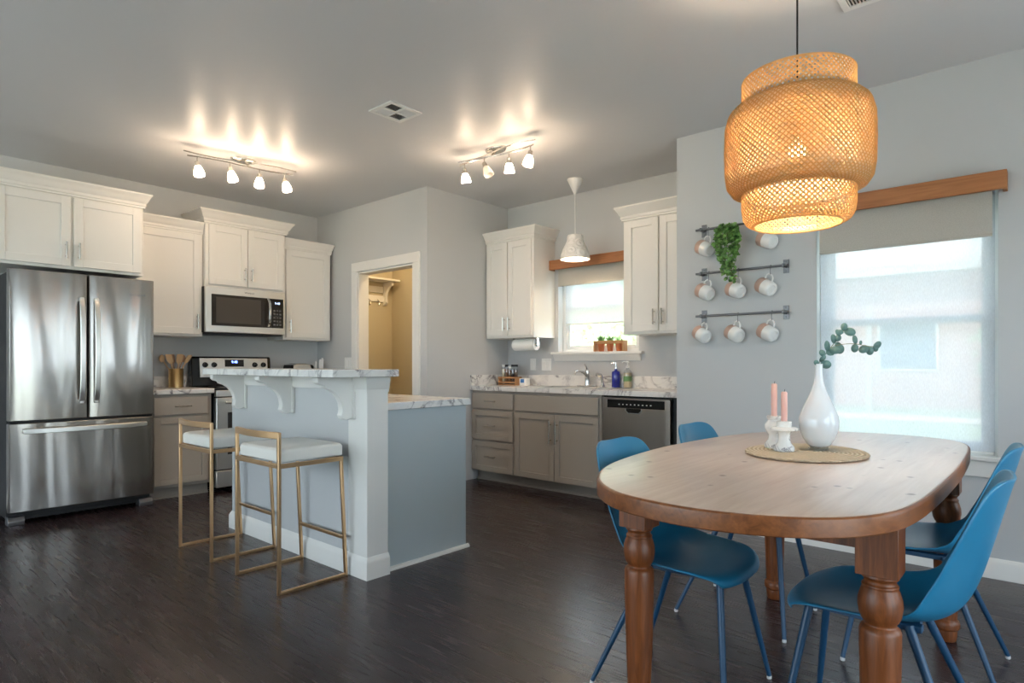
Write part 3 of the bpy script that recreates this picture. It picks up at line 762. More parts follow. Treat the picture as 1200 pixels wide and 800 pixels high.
# ------------------------------------------------------------------ dining table
TZ = .795
r = thing('dining_table', 'oval pine dining table on four turned legs', 'table', (-.69, 2.35, 0))
outl = [(-.665, 1.315), (-.82, 1.347), (-.93, 1.425), (-1.01, 1.53), (-1.08, 1.68), (-1.125, 1.87), (-1.155, 2.1), (-1.163, 2.35), (-1.145, 2.66), (-1.095, 2.92), (-1.02, 3.1), (-.9, 3.245), (-.72, 3.325), (-.56, 3.34), (-.42, 3.315), (-.32, 3.25), (-.262, 3.13), (-.235, 2.95), (-.22, 2.6), (-.216, 2.3), (-.222, 1.94), (-.236, 1.71), (-.265, 1.565), (-.33, 1.45), (-.43, 1.37), (-.54, 1.328)]
ol = spline([(x, y, 0) for x, y in outl], 4, True)
cx, cyy = -.69, 2.33
def inset(o, z): 
    out = []
    for p in ol:
        dv = Vector((p.x-cx, (p.y-cyy)*.55, 0)).normalized(); out.append((p.x-dv.x*o, p.y-dv.y*o, z))
    return out
b = MB(); b.loft([inset(.03, TZ-.046), inset(.004, TZ-.046), inset(.001, TZ-.043), inset(0, TZ-.010), inset(.0012, TZ-.005), inset(.004, TZ-.002), inset(.009, TZ-.001)], True)
b.obj('table_edge', 'tableedge', r, smooth=28)
MB().loft([inset(.006, TZ-.0035), inset(.009, TZ-.0008), inset(.013, TZ)]).obj('tabletop', 'tabletop', r, smooth=50)
LX0, LX1, LY0, LY1 = -1.0, -.322, 1.76, 3.05
b = MB()
for (x0, x1, y0, y1) in ((LX0, LX1, LY0-.012, LY0+.012), (LX0, LX1, LY1-.012, LY1+.012), (LX0-.012, LX0+.012, LY0, LY1), (LX1-.012, LX1+.012, LY0, LY1)): b.box(x0, x1, y0, y1, .655, TZ-.044)
b.obj('apron', 'tableleg', r, .002)
def tleg(x, y):
    b = MB(); b.box(x-.047, x+.047, y-.047, y+.047, .60, TZ-.044)
    prof = [(.040, .602), (.043, .592), (.036, .585), (.036, .578), (.042, .572), (.040, .566), (.044, .556), (.049, .538), (.050, .518), (.047, .498), (.041, .484), (.036, .478), (.036, .473), (.044, .466), (.047, .456), (.0465, .40), (.044, .28), (.040, .16), (.037, .10), (.036, .088), (.043, .082), (.046, .068), (.044, .052), (.036, .046), (.037, .036), (.034, .006), (.031, 0)]
    b.lathe(prof[::-1], (x, y, 0), 28)
    return b.obj('leg', 'tableleg', r, .002, smooth=40)
for x in (LX0, LX1):
    for y in (LY0, LY1): tleg(x, y)

# chairs
def chair():
    r = thing('dining_chair', 'chair', 'chair', (0, 0, 0), 'blue shell chairs around the dining table')
    P = [(.238, .418, .165, 0), (.240, .437, .185, .0), (.215, .449, .208, .004), (.14, .449, .224, .016), (.04, .440, .232, .030), (-.04, .433, .234, .046), (-.105, .438, .236, .064), (-.155, .458, .237, .080), (-.190, .50, .236, .086), (-.215, .565, .232, .078), (-.236, .645, .224, .066), (-.256, .725, .212, .054), (-.270, .782, .196, .044), (-.278, .814, .170, .034), (-.283, .829, .130, .022), (-.285, .834, .075, .010)]
    b = MB(); n = 12; loops = []
    for i, (x, z, hw, c) in enumerate(P):
        a = P[max(i-1, 0)]; d = P[min(i+1, len(P)-1)]
        t = Vector((d[0]-a[0], 0, d[1]-a[1])).normalized(); nn = Vector((t.z, 0, -t.x))
        if i < 6 and nn.z < 0: nn = -nn
        if nn.x < 0 and i >= 6: nn = -nn
        row = []
        for j in range(n+1):
            v = -1+2*j/n; p = Vector((x, v*hw, z)) + nn*c*abs(v)**2.0
            if i < 3: p.x -= .035*abs(v)**3
            row.append(tuple(p))
        loops.append(row)
    b.loft(loops, cap=False, close=False)
    b.obj('shell', 'chair', r, subsurf=2, solid=.010, smooth=180)
    b = MB()
    b.box(-.10, .20, -.10, -.07, .412, .43); b.box(-.10, .20, .07, .10, .412, .43); b.box(.16, .19, -.10, .10, .412, .426); b.box(-.09, -.06, -.10, .10, .41, .424)
    b.obj('underframe', 'chairleg', r, .003)
    for sx in (1, -1):
        for sy in (1, -1):
            a = (.175 if sx > 0 else -.07, sy*.10, .426); e = (sx*.235, sy*.215, .012)
            l = MB().tube([a, e], [.0122, .0082], 12).obj('leg', 'chairleg', r)
            MB().lathe([(.007, 0), (.0088, .002), (.0088, .008), (.0075, .0135)], (e[0], e[1], 0), 12).obj('foot_cap', 'rubber', l)
    return r
ch = chair()
CH = [((-.985, 2.03, 0), 2, 'blue dining chair on the kitchen side of the table, nearer one, seat fully visible'),
      ((-1.045, 2.80, 0), 0, 'blue dining chair on the kitchen side, farther one, only its back above the table'),
      ((-.36, 2.79, 0), 180, 'blue dining chair at the far right of the table beside the window sill'),
      ((-.355, 2.02, 0), 180, 'blue dining chair at the front right of the table beside the nearest turned leg')]
for i, (p, a, l) in enumerate(CH):
    if i == 0: ch.location = p; ch.rotation_euler = (0, 0, R(a)); ch['label'] = l
    else: dup(ch, p, R(a), l)

# table centre: mat, candle holders, candles, vase
MX, MY = -.675, 2.395
b = MB(); rr = []
for o, z in ((.012, 0), (.0, .003), (.0, .007), (.01, .0095)):
    rr.append([((.2-o+.0025*sin(40*2*pi*i/160))*cos(2*pi*i/160)+MX, (.245-o+.0025*sin(40*2*pi*i/160))*sin(2*pi*i/160)+MY, TZ+.0005+z) for i in range(160)])
tag(b.loft(rr).obj('placemat', 'jute', smooth=50), 'oval woven jute mat in the middle of the dining table', 'mat')
MZ = TZ+.0101
vx, vy = -.648, 2.46
r = thing('vase', 'white teardrop glass vase with narrow neck on the jute mat', 'vase', (vx, vy, MZ))
k = 1.0
prof = [(.030, .012), (.040, .02), (.055, .045), (.066, .078), (.069, .1), (.066, .122), (.055, .152), (.040, .185), (.027, .215), (.018, .245), (.0135, .275), (.0125, .30), (.0135, .318), (.0115, .318), (.0105, .30)]
MB().lathe([(q, MZ+z) for q, z in prof], (vx, vy, 0), 40).obj('vase_body', 'vasew', r, smooth=60)
MB().lathe([(.034, MZ), (.036, MZ+.004), (.032, MZ+.012), (.028, MZ+.014)], (vx, vy, 0), 32).obj('glass_foot', 'clear', r)
# eucalyptus sprig standing in the vase
def PX(a, b_, y=vy): return None
T_ = R(YAW); FWv = Vector((-sin(T_), cos(T_), 0)); RTv = Vector((cos(T_), sin(T_), 0))
top_ = Vector((vx, vy, MZ+.318))
def at(u, w, d=0): return top_ + RTv*u*.00070 + Vector((0, 0, 1))*w*.00070 + FWv*d     # offsets across and up, in the plane of the sprig
r = thing('eucalyptus_sprig', 'grey-green eucalyptus sprig standing in the white vase', 'plant', tuple(top_))
b = MB()
s1 = spline([Vector((vx, vy, MZ+.2)), at(0, 0), at(55, 65, .01), at(115, 135, .02), at(148, 178, .02)], 6)
s2 = spline([at(85, 95, .012), at(130, 104, -.01), at(180, 104, -.02), at(235, 92, -.03), at(265, 90, -.03)], 6)
b.tube(s1, .0014, 6); b.tube(s2, .0012, 6)
b.obj('sprig_stem', 'stem', r)
b = MB(); rnd = random.Random(3)
for (u, w, d, an, ln) in [(0, 0, .0, 160, 30), (10, 5, .0, -15, 48), (5, 12, 0, 60, 35), (40, 52, .005, 170, 38), (42, 55, .005, 15, 42), (58, 70, .01, 120, 50), (58, 72, .01, 100, 30), (62, 75, .01, -10, 46), (60, 80, .01, -60, 34), (95, 108, .015, 110, 44), (98, 112, .015, -50, 54), (105, 120, .015, 60, 34), (110, 105, .0, -80, 46), (130, 155, .02, 150, 36), (146, 176, .02, 80, 36), (148, 176, .02, -12, 50), (146, 172, .02, 190, 30), (175, 104, -.02, 85, 40), (178, 104, -.02, -95, 38), (200, 100, -.02, 60, 22), (235, 92, -.03, -140, 44), (240, 92, -.03, -80, 40), (262, 90, -.03, 20, 44), (262, 90, -.03, -40, 30)]:
    dv = RTv*cos(R(an)) + Vector((0, 0, 1))*sin(R(an)) + FWv*rnd.uniform(-.4, .4)
    nv = -FWv + RTv*rnd.uniform(-.6, .6) + Vector((0, 0, rnd.uniform(-.3, .6)))
    dv = dv.normalized(); a = dv.cross(nv).normalized(); nn = a.cross(dv); c = at(u, w, d); L = ln*.00083; W_ = L*.8
    vs = [b.bm.verts.new(c + dv*L*(.5-.5*cos(t)) + a*W_*.5*sin(t) + nn*.12*W_*sin(t/2)) for t in [2*pi*i/14 for i in range(14)]]
    b.f(vs)
b.obj('leaves', 'leafe', r, solid=.0006)

def holder(x, y, prof, label, ch_, tilt=0):
    r = MB().lathe([(q, MZ+z) for q, z in prof], (x, y, 0), 32).obj('candle_holder', 'marbles', smooth=45)
    tag(r, label, 'candle holder', None)
    zt = MZ+prof[-1][1]
    c = thing('candle', 'pink taper candle ' + ch_[1], 'candle', (x, y, zt), 'pink taper candles')
    b = MB().lathe([(.0105, zt), (.011, zt+ch_[0]*.6), (.0105, zt+ch_[0]-.004), (.0075, zt+ch_[0]), (.003, zt+ch_[0]-.002)], (x, y, 0), 20); wx = b.obj('wax', 'candle', c, smooth=40)
    MB().tube([(x, y, zt+ch_[0]-.003), (x+.001, y, zt+ch_[0]+.004), (x+.003, y, zt+ch_[0]+.009)], .001, 6).obj('wick', 'blackm', c)
holder(-.735, 2.345, [(.034, 0), (.036, .006), (.034, .016), (.022, .030), (.0195, .052), (.021, .066), (.027, .072), (.046, .076), (.047, .082), (.042, .086), (.026, .088), (.026, .108), (.012, .109), (.012, .104)], 'white marble candle holder with wide drip plate, front one', (.112, 'in the front holder with wide drip plate'))
holder(-.792, 2.41, [(.034, 0), (.036, .006), (.033, .016), (.020, .032), (.019, .050), (.026, .060), (.033, .074), (.033, .088), (.024, .1), (.021, .106), (.026, .112), (.026, .12), (.012, .121), (.012, .115)], 'white marble candle holder with rounded ball waist, rear one', (.128, 'in the rear holder with ball waist'))

# ------------------------------------------------------------------ woven pendant lamp
LX, LY = -.70, 2.38
r = thing('pendant_lamp', 'large woven bamboo pendant lamp over the dining table', 'pendant lamp', (LX, LY, ZC))
def weave(prof, N, w, turn, seg, name, m='rattan'):
    """two families of bamboo strips laid along a profile of revolution"""
    pv = [Vector((q, 0, z)) for q, z in prof]
    L = [0]
    for a, c in zip(pv, pv[1:]): L.append(L[-1]+(c-a).length)
    def pt(t):
        s = t*L[-1]
        for i in range(len(L)-1):
            if s <= L[i+1] or i == len(L)-2:
                f = (s-L[i])/(L[i+1]-L[i]); return pv[i].lerp(pv[i+1], f)
    b = MB(); bm = b.bm
    rows = [pt(i/seg) for i in range(seg+1)]
    lens = [i/seg*L[-1] for i in range(seg+1)]
    for sg in (1, -1):
        ths = [0]
        for i in range(seg):
            rm = (rows[i].x+rows[i+1].x)/2; ths.append(ths[-1]+sg*turn*(lens[i+1]-lens[i])/rm)
        for k in range(N):
            a0 = 2*pi*k/N; prev = None
            for i, p in enumerate(rows):
                th = a0+ths[i]
                off = .0009*sg
                q = p.x+off; dth = w/2/max(q, .05)*1.25
                ring_ = [bm.verts.new((LX+(q+h)*cos(th+s*dth), LY+(q+h)*sin(th+s*dth), p.z)) for h, s in ((0, -1), (0, 1), (.0012, 1), (.0012, -1))]
                if prev:
                    for j in range(4):
                        bm.faces.new([prev[j], prev[(j+1) % 4], ring_[(j+1) % 4], ring_[j]])
                prev = ring_
    return b.obj(name, m, r, smooth=0, recalc=False)
B1 = [(.19, 2.165), (.191, 2.06), (.19, 1.99)]
B2 = [(.185, 2.075), (.215, 2.068), (.238, 2.045), (.25, 2.0), (.252, 1.92), (.25, 1.83), (.243, 1.785), (.225, 1.757), (.19, 1.748)]
B3 = [(.19, 1.82), (.191, 1.70), (.186, 1.665), (.174, 1.642), (.15, 1.633)]
for P_, n_, sg_, nm in ((B1, 66, 16, 'top_band'), (B2, 84, 40, 'middle_band'), (B3, 66, 20, 'bottom_band')):
    weave(P_, n_, .0052 if nm == 'middle_band' else .0070, 1.0, sg_, nm)
    if nm == 'middle_band': weave([(q-.011, z+(.0 if q > .186 else .004)) for q, z in P_], n_, .0098 if nm == 'middle_band' else .0078, 1.0, sg_, nm.replace('band', 'lining'), 'rattanp')
def hoop(q, z, w): return [(LX+q*cos(2*pi*i/48), LY+q*sin(2*pi*i/48), z) for i in range(49)]
for q, z in ((.19, 2.165), (.15, 1.633)): MB().tube(hoop(q, z, 0), .0035, 6, False).obj('rim_hoop', 'rattan', r)
MB().tube([(LX, LY, ZC-.02), (LX, LY, 2.06)], .0035, 8).obj('cord', 'blackm', r)
MB().lathe([(.05, ZC), (.05, ZC-.015), (.02, ZC-.03), (.005, ZC-.03)][::-1], (LX, LY, 0)).obj('ceiling_canopy', 'blackm', r)
b = MB(); b.lathe([(.012, 2.075), (.022, 2.06), (.022, 1.99), (.016, 1.985)][::-1], (LX, LY, 0), 16)
for i in range(4):
    a = i*pi/2+.4; b.tube([(LX+.02*cos(a), LY+.02*sin(a), 2.05), (LX+.19*cos(a), LY+.19*sin(a), 2.08)], .002, 6)
b.obj('socket_frame', 'blackm', r)
MB().lathe([(.014, 1.985), (.016, 1.965), (.03, 1.935), (.034, 1.912), (.028, 1.888), (.012, 1.876), (.002, 1.874)], (LX, LY, 0), 20).obj('bulb', 'bulbp', r, smooth=80)

# small white pendant over the sink
px, py = -3.131, 4.40
r = thing('pendant_light', 'small white embossed pendant light hanging over the sink', 'pendant light', (px, py, ZC))
MB().lathe([(.068, ZC), (.068, ZC-.006), (.008, ZC-.135), (.003, ZC-.14)][::-1], (px, py, 0), 32).obj('ceiling_canopy', 'plastic', r)
MB().cyl((px, py, ZC-.13), (px, py, 2.25), .004, 10).obj('cord', 'plastic', r)
def emboss():
    m = NM('embossed_shade'); m.set(Base_Color=lin('#e9e6e2'), Roughness=.5)
    v = m.n('ShaderNodeTexVoronoi', feature='F1', i_Scale=14, i_Randomness=.5); m.l(m.coord(), v.inputs['Vector'])
    m.bump(m.math('SINE', m.math('MULTIPLY', v.outputs['Distance'], 16)), .5, .008); return m.m
MT['emboss'] = emboss()
MB().lathe([(.003, 2.252), (.066, 2.25), (.070, 2.24), (.073, 2.20), (.085, 2.175), (.108, 2.13), (.124, 2.08), (.132, 2.045), (.132, 2.038), (.126, 2.04), (.120, 2.08), (.10, 2.13), (.078, 2.175), (.068, 2.20), (.064, 2.235), (.003, 2.238)], (px, py, 0), 40).obj('shade', 'emboss', r, smooth=50)
MB().sphere((px, py, 2.12), .03, (1, 1, 1.2)).obj('bulb', 'bulbs', r, smooth=80)
MB().cyl((px, py, 2.15), (px, py, 2.237), .018, 14).obj('socket', 'plastic', r)

# ------------------------------------------------------------------ track lights
def track(label, A, B, canopy, heads, zrail=2.655, off=None):
    A = Vector(A+(zrail,)); B = Vector(B+(zrail,)); d = (B-A).normalized(); s = Vector((0, 0, 1)).cross(d)
    if s.dot(FWv) > 0: s = -s
    c = Vector(canopy+(ZC,)); r = thing('track_light', label, 'track light', tuple(c))
    b = MB(); M_ = Matrix.Rotation(math.atan2(d.y, d.x), 4, 'Z') @ Matrix.Diagonal((1.35, .8, 1, 1))
    b.lathe([(.045, -.028), (.062, -.022), (.07, -.008), (.07, 0)], tuple(c), 32, M_); b.obj('canopy', 'nickel', r, smooth=50)
    L = (B-A).length; mid = (A+B)/2
    def wav(ph, amp, dz, ext):
        return [A + d*(L*(-ext+(1+2*ext)*i/24)) + s*amp*sin(2*pi*i/24+ph) + Vector((0, 0, dz)) for i in range(25)]
    b = MB(); b.tube(wav(0, .022, 0, .0), .006, 8); b.tube(wav(pi, .028, .03, .03), .005, 8)
    cc = Vector((c.x, c.y, zrail)); nb = min(wav(0, .022, 0, 0), key=lambda p: (p-cc).length); nb2 = min(wav(pi, .028, .03, .03), key=lambda p: (p-cc).length)
    b.cyl(tuple(nb), (c.x, c.y, ZC-.02), .008, 10); b.cyl(tuple(nb2), (c.x, c.y, ZC-.02), .006, 10)
    b.obj('rail', 'nickel', r)
    for hi, (t, tx, ty) in enumerate(heads):
        i = t*24; p = wav(0, .022, 0, 0)[int(round(i))]
        e = p + Vector((0, 0, -.045)); ax = Vector((tx, ty, -1)).normalized()
        b = MB(); b.cyl(tuple(p), tuple(e), .0045, 8); M_ = ax.to_track_quat('Z', 'Y').to_matrix().to_4x4()
        b.lathe([(.008, -.012), (.016, -.006), (.018, .02), (.021, .024), (.021, .03), (.01, .031)], tuple(e), 18, M_)
        h = b.obj('lamp_head', 'nickel', r, smooth=40)
        MB().lathe([(.020, .028), (.026, .045), (.034, .07), (.038, .095), (.0385, .1), (.0365, .1), (.032, .07), (.024, .045), (.018, .03)], tuple(e), 24, M_).obj('glass_shade', 'bell', h, smooth=50)
        MB().lathe([(.003, .031), (.012, .034), (.019, .048), (.022, .062), (.018, .076), (.008, .083), (.001, .084)], tuple(e), 16, M_).obj('bulb', 'white' if hi == off else 'bulb', h, smooth=80)
track('four-head nickel track light on the ceiling in front of the range cabinets', (-4.76, 1.81), (-4.61, 2.565), (-4.79, 2.24), [(.08, .2, .1), (.36, .25, .15), (.66, .15, -.1), (.92, .25, .1)])
track('four-head nickel track light on the ceiling before the sink window', (-3.43, 3.295), (-2.715, 3.315), (-3.13, 3.38), [(.07, -.1, .3), (.36, .45, .1), (.66, -.2, .3), (.94, -.1, -.2)], off=1)
# pantry ceiling light that lights the closet
r = thing('ceiling_light', 'warm flush dome light inside the pantry ceiling', 'ceiling light', (-5.0, 4.2, ZC))
MB().lathe([(.13, ZC), (.13, ZC-.02), (.12, ZC-.022)][::-1], (-5.0, 4.2, 0), 32).obj('base_plate', 'nickel', r)
MB().lathe([(.09, ZC-.023), (.085, ZC-.05), (.05, ZC-.075), (.002, ZC-.082)][::-1], (-5.0, 4.2, 0), 32).obj('dome', emit('dome_warm', (1, .76, .45), 45), r, smooth=80)

# ------------------------------------------------------------------ window dressings
def valance(x0, x1, yw, z0, z1, label, dep=.09):
    b = MB(); t = .02
    b.box(x0, x1, yw-dep, yw-dep+t, z0, z1); b.box(x0, x0+t, yw-dep+t, yw, z0, z1); b.box(x1-t, x1, yw-dep+t, yw, z0, z1); b.box(x0+t, x1-t, yw-dep+t, yw, z1-t, z1)
    return tag(b.obj('valance', 'beam', bevel=.003), label, 'valance')
valance(-1.135, -.17, YD, 2.018, 2.115, 'knotty pine valance box above the dining window')
valance(-3.66, -2.685, YK, 2.03, 2.122, 'short pine valance above the kitchen window')
def blind(name, label, x0, x1, y, z0, z1, m, roll=None):
    r = thing(name, label, 'blind', ((x0+x1)/2, y, z0))
    MB().box(x0, x1, y-.0006, y+.0006, z0+.012, z1).obj('fabric', m, r, smooth=0)
    MB().box(x0, x1, y-.005, y+.005, z0, z0+.014).obj('bottom_bar', m if m == 'shade' else 'plastic', r, .003)
    MB().cyl((x0, y+.0, z1), (x1, y+.0, z1), .016, 14).obj('roller', m, r)
blind('roller_shade', 'short grey-beige roller shade under the dining valance', -1.066, -.232, YD-.03, 1.79, 2.07, 'shade')
blind('sheer_shade', 'sheer white sun shade covering the dining window', -1.075, -.225, YD+.035, .642, 2.04, 'sheer')
blind('roller_shade', 'short cream roller shade under the kitchen valance', -3.585, -2.735, YK-.02, 1.872, 2.07, 'shade')
blind('sheer_shade', 'sheer white sun shade over the top of the kitchen window', -3.545, -2.775, YK+.045, 1.50, 2.04, 'sheer')

# ------------------------------------------------------------------ mug rails
YRl = YD-.055
def rail(z, label):
    r = thing('mug_rail', label, 'rail', (-1.55, YD, z), 'grey mug rails on the dining wall')
    MB().cyl((-1.85, YRl, z), (-1.245, YRl, z), .008, 12).obj('rod', 'iron', r)
    for x in (-1.813, -1.269):
        b = MB(); b.box(x-.018, x+.018, YD-.005, YD, z-.043, z+.043); b.box(x-.006, x+.006, YRl-.014, YD-.004, z-.012, z+.012)
        for dz in (-.03, .03): b.lathe([(.005, 0), (.004, .002), (.001, .003)], (x, YD-.005, z+dz), 8, Matrix.Rotation(R(90), 4, 'X'))
        b.obj('bracket', 'iron', r, .002)
RZ = (2.046, 1.745, 1.453)
for z, l in zip(RZ, ('grey iron mug rail on the dining wall, topmost, with trailing plant', 'grey iron mug rail on the dining wall, middle one', 'grey iron mug rail on the dining wall, lowest one')): rail(z, l)
def hook(x, z, label):
    q = .0105
    pts = [(0, YRl+q*cos(a), z+q*sin(a)) for a in [pi+.2-(pi+.6)*i/8 - .0 for i in range(9)]]
    pts = [(x, YRl-q*cos(pi*i/8)*-1, z+q*sin(pi*i/8)) for i in range(9)][::-1]     # over the rod
    pts = [(x, YRl+q*cos(pi*i/8), z+q*sin(pi*i/8)) for i in range(9)]
    pts += [(x, YRl-q, z-.02), (x, YRl-q, z-.042)]
    pts += [(x, YRl-q+.009-.009*cos(pi*i/8), z-.042-.009*sin(pi*i/8)) for i in range(1, 9)]
    return tag(MB().tube(pts, .0022, 8).obj('s_hook', 'iron'), label, 'hook', 'hooks on the mug rails')
mug_proto = None
def mug(x, z, label, rot):
    """mug hanging by its handle; origin at the top of the handle loop"""
    global mug_proto
    if mug_proto is None:
        r = thing('mug', label, 'mug', (0, 0, 0), 'white and rose mugs on the wall rails')
        # built with its axis along local +X (base towards +X), handle on top
        Mx = Matrix.Rotation(R(90), 4, 'Y')
        c = (0, 0, -.082)
        outer = [(.036, .048), (.040, .045), (.0445, .03), (.046, .01), (.0455, -.008)]
        b = MB(); b.lathe([(.024, .0455), (.026, .049), (.036, .049), (.041, .044), (.0452, .03), (.0465, .012), (.0467, -.006)], c, 28, Mx, cap=False)
        b.lathe([(.0245, .0456), (.001, .0456)], c, 28, Mx, cap=False)
        b.lathe([(.001, .041), (.036, .040), (.0415, .028), (.0427, -.006)], c, 28, Mx, cap=False)
        b.obj('mug_body', 'white', r, smooth=60, recalc=False)
        b = MB(); b.lathe([(.0427, -.006), (.042, -.046), (.0432, -.049), (.045, -.046), (.0467, -.006)], c, 28, Mx, cap=False); b.obj('rose_rim', 'rose', r, smooth=60)
        pts = [(-.026, 0, -.040)] + [(.0+.028*cos(a), 0, -.030+.027*sin(a)) for a in [pi*.93-pi*.86*i/8 for i in range(9)]] + [(.028, 0, -.040)]
        MB().tube(pts, [.0048]*len(pts), 10).obj('mug_handle', 'white', r)
        mug_proto = r; o = r
    else:
        o = dup(mug_proto, (0, 0, 0), 0, label)
    o.location = (x, YRl-.0105+.009, z-.0515+.0065)
    o.rotation_euler = rot; o.scale = (1.1, 1.1, 1.1); return o
rows = [(0, -1.757, 'upper rail, left of the plant'), (0, -1.338, 'upper rail, below the woven lamp'),
        (1, -1.755, 'middle rail, left end'), (1, -1.552, 'middle rail, below the plant tip'), (1, -1.346, 'middle rail, right end'),
        (2, -1.78, 'lowest rail, left end'), (2, -1.555, 'lowest rail, centre'), (2, -1.338, 'lowest rail, right end')]
rn = random.Random(5)
for k_, x, l in rows:
    hook(x, RZ[k_], 'small grey hook on the ' + l)
    mug(x, RZ[k_], 'white mug with rose rim hanging on the ' + l, (0, R(22+rn.uniform(-4, 4)), R(-26+rn.uniform(-6, 6))))
# trailing plant on the top rail
hook(-1.635, RZ[0], 'small grey hook on the upper rail holding the plant')
r = thing('trailing_plant', 'green trailing plant hanging from the top mug rail', 'plant', (-1.615, YRl-.02, 1.99))
MB().lathe([(.03, 1.905), (.036, 1.91), (.043, 1.985), (.045, 1.987), (.041, 1.983), (.034, 1.93)], (-1.615, YRl-.03, 0), 20).obj('pot', 'white', r, smooth=40)
MB().tube([(-1.635, YRl-.004, 1.994), (-1.63, YRl-.02, 2.0), (-1.62, YRl-.028, 1.985)], .002, 6).obj('hanger', 'iron', r)
st_ = MB(); lf = MB(); rn = random.Random(11)
for i in range(24):
    a = rn.uniform(pi*.95, pi*2.05); rad = rn.uniform(.03, .075); ln = rn.choice([.05, .1, .15, .2, .26]) if i > 3 else .31
    tip = Vector((-1.615+.015+rad*cos(a)*(1 if ln < .2 else .45)+.0, YRl-.04+rad*.6*sin(a), 1.985-ln))
    if i < 4: tip.x = -1.585+rn.uniform(-.03, .03)
    p0 = Vector((-1.615, YRl-.03, 1.985)); p1 = Vector((p0.x+rad*cos(a)*.9, p0.y+rad*.6*sin(a), 2.02+rn.uniform(0, .02)))
    pts = spline([p0, p1, (p1+tip)/2+Vector((rad*.5*cos(a), -.01, .01)), tip], 6); st_.tube(pts, .0012, 5)
    for j in range(4, len(pts)):
        for q in range(2):
            dv = Vector((rn.uniform(-1, 1), rn.uniform(-1, .3), rn.uniform(-1, .35))); L = rn.uniform(.022, .036)
            p = pts[j].copy(); p.y = min(p.y, YD-.045)
            lf.leaf(p, dv, (rn.uniform(-.4, .4), -1, rn.uniform(0, .8)), L, L*.72)
st_.obj('vines', 'stem', r); lf.obj('foliage', 'leafg', r, smooth=60)

# ------------------------------------------------------------------ wall plates
def plate(mp, u, z, w, h, label, n=1, sw=True):
    r = thing('light_switch' if sw else 'power_outlet', label, 'switch' if sw else 'outlet', mp(u, 0, z))
    MB(mp).box(u-w/2, u+w/2, 0, .006, z-h/2, z+h/2).obj('cover_plate', 'plastic', r, .002)
    for i in range(n):
        uu = u+(i-(n-1)/2)*.046
        if sw: MB(mp).box(uu-.016, uu+.016, .006, .010, z-.033, z+.033).obj('rocker', 'plastic', r, .002)
        else:
            for dz in (-.019, .019):
                b = MB(mp); b.box(uu-.016, uu+.016, .006, .0085, z+dz-.014, z+dz+.014); s = b.obj('socket', 'plastic', r, .002)
                b = MB(mp); b.box(uu-.008, uu-.005, .0085, .0088, z+dz-.006, z+dz+.006); b.box(uu+.005, uu+.008, .0085, .0088, z+dz-.006, z+dz+.006); b.obj('slots', 'blackm', s)
plate(mapS, -3.915, 1.122, .072, .115, 'single white switch plate left of the sink window', 1, True)
plate(mapS, -3.745, 1.12, .118, .118, 'double white switch plate just under the sink window sill corner', 2, True)
plate(lambda u, d, z: (u, YP-d, z), -5.505, 1.135, .118, .118, 'white switch plate left of the pantry door casing', 2, True)

# ------------------------------------------------------------------ things on the worktops
# gold crock with utensils
cx_, cy_ = -5.93, 2.16
r = thing('utensil_crock', 'gold metal crock of wooden utensils left of the range', 'crock', (cx_, cy_, CT))
MB().lathe([(.055, CT+.0005), (.06, CT+.003), (.06, CT+.165), (.062, CT+.168), (.058, CT+.17), (.056, CT+.165), (.056, CT+.01), (.002, CT+.008)], (cx_, cy_, 0), 36).obj('crock_body', 'goldpot', r, smooth=40)
b = MB()
for z in (.03, .055, .11, .14): b.tube([(cx_+.0605*cos(2*pi*i/40), cy_+.0605*sin(2*pi*i/40), CT+z) for i in range(41)], .0015, 6, False)
b.obj('ribs', 'goldpot', r)
uts = [(-.035, -.065, 'spoon', 'spoon', 'wooden spoon leaning farthest left in the gold crock'), (.0, -.035, 'spatula', 'spoon', 'pale wooden spatula leaning left in the gold crock'), (-.03, -.01, 'turner', 'spoond', 'dark wooden turner upright in the gold crock'),
       (.02, .012, 'spatula', 'spoon', 'wide wooden spatula in the middle of the gold crock'), (-.01, .04, 'spoon', 'spoond', 'dark wooden spoon leaning right in the gold crock'), (.01, .062, 'turner', 'spoon', 'pale wooden turner leaning farthest right in the gold crock')]
for i, (dx, dy, kind, m, l) in enumerate(uts):
    p0 = Vector((cx_+dx*-.3, cy_-dy*.35, CT+.02+.004*i)); p1 = Vector((cx_+dx*1.15, cy_+dy*1.35, CT+.235)); d = (p1-p0).normalized()
    b = MB(); b.tube([tuple(p0), tuple(p1)], .0055, 8)
    tip = p1 + d*.03
    if kind == 'spoon': b.sphere(tuple(tip), .028, (.35, .85, 1.25), 14, 8)
    else:
        w = .024 if kind == 'spatula' else .019; a = Vector((0, 1, 0)); s_ = d.cross(a)
        q = [p1-d*.02, p1+d*.06]
        b.loft([[tuple(c + a*w*k1*f + s_*.0035*k2) for k1, k2 in ((-1, -1), (1, -1), (1, 1), (-1, 1))] for c, f in ((q[0], .35), (p1, 1), (q[1], 1.1), (q[1]+d*.006, .8))])
    tag(b.obj('wooden_' + kind, m, smooth=50), l, kind, 'utensils in the gold crock')
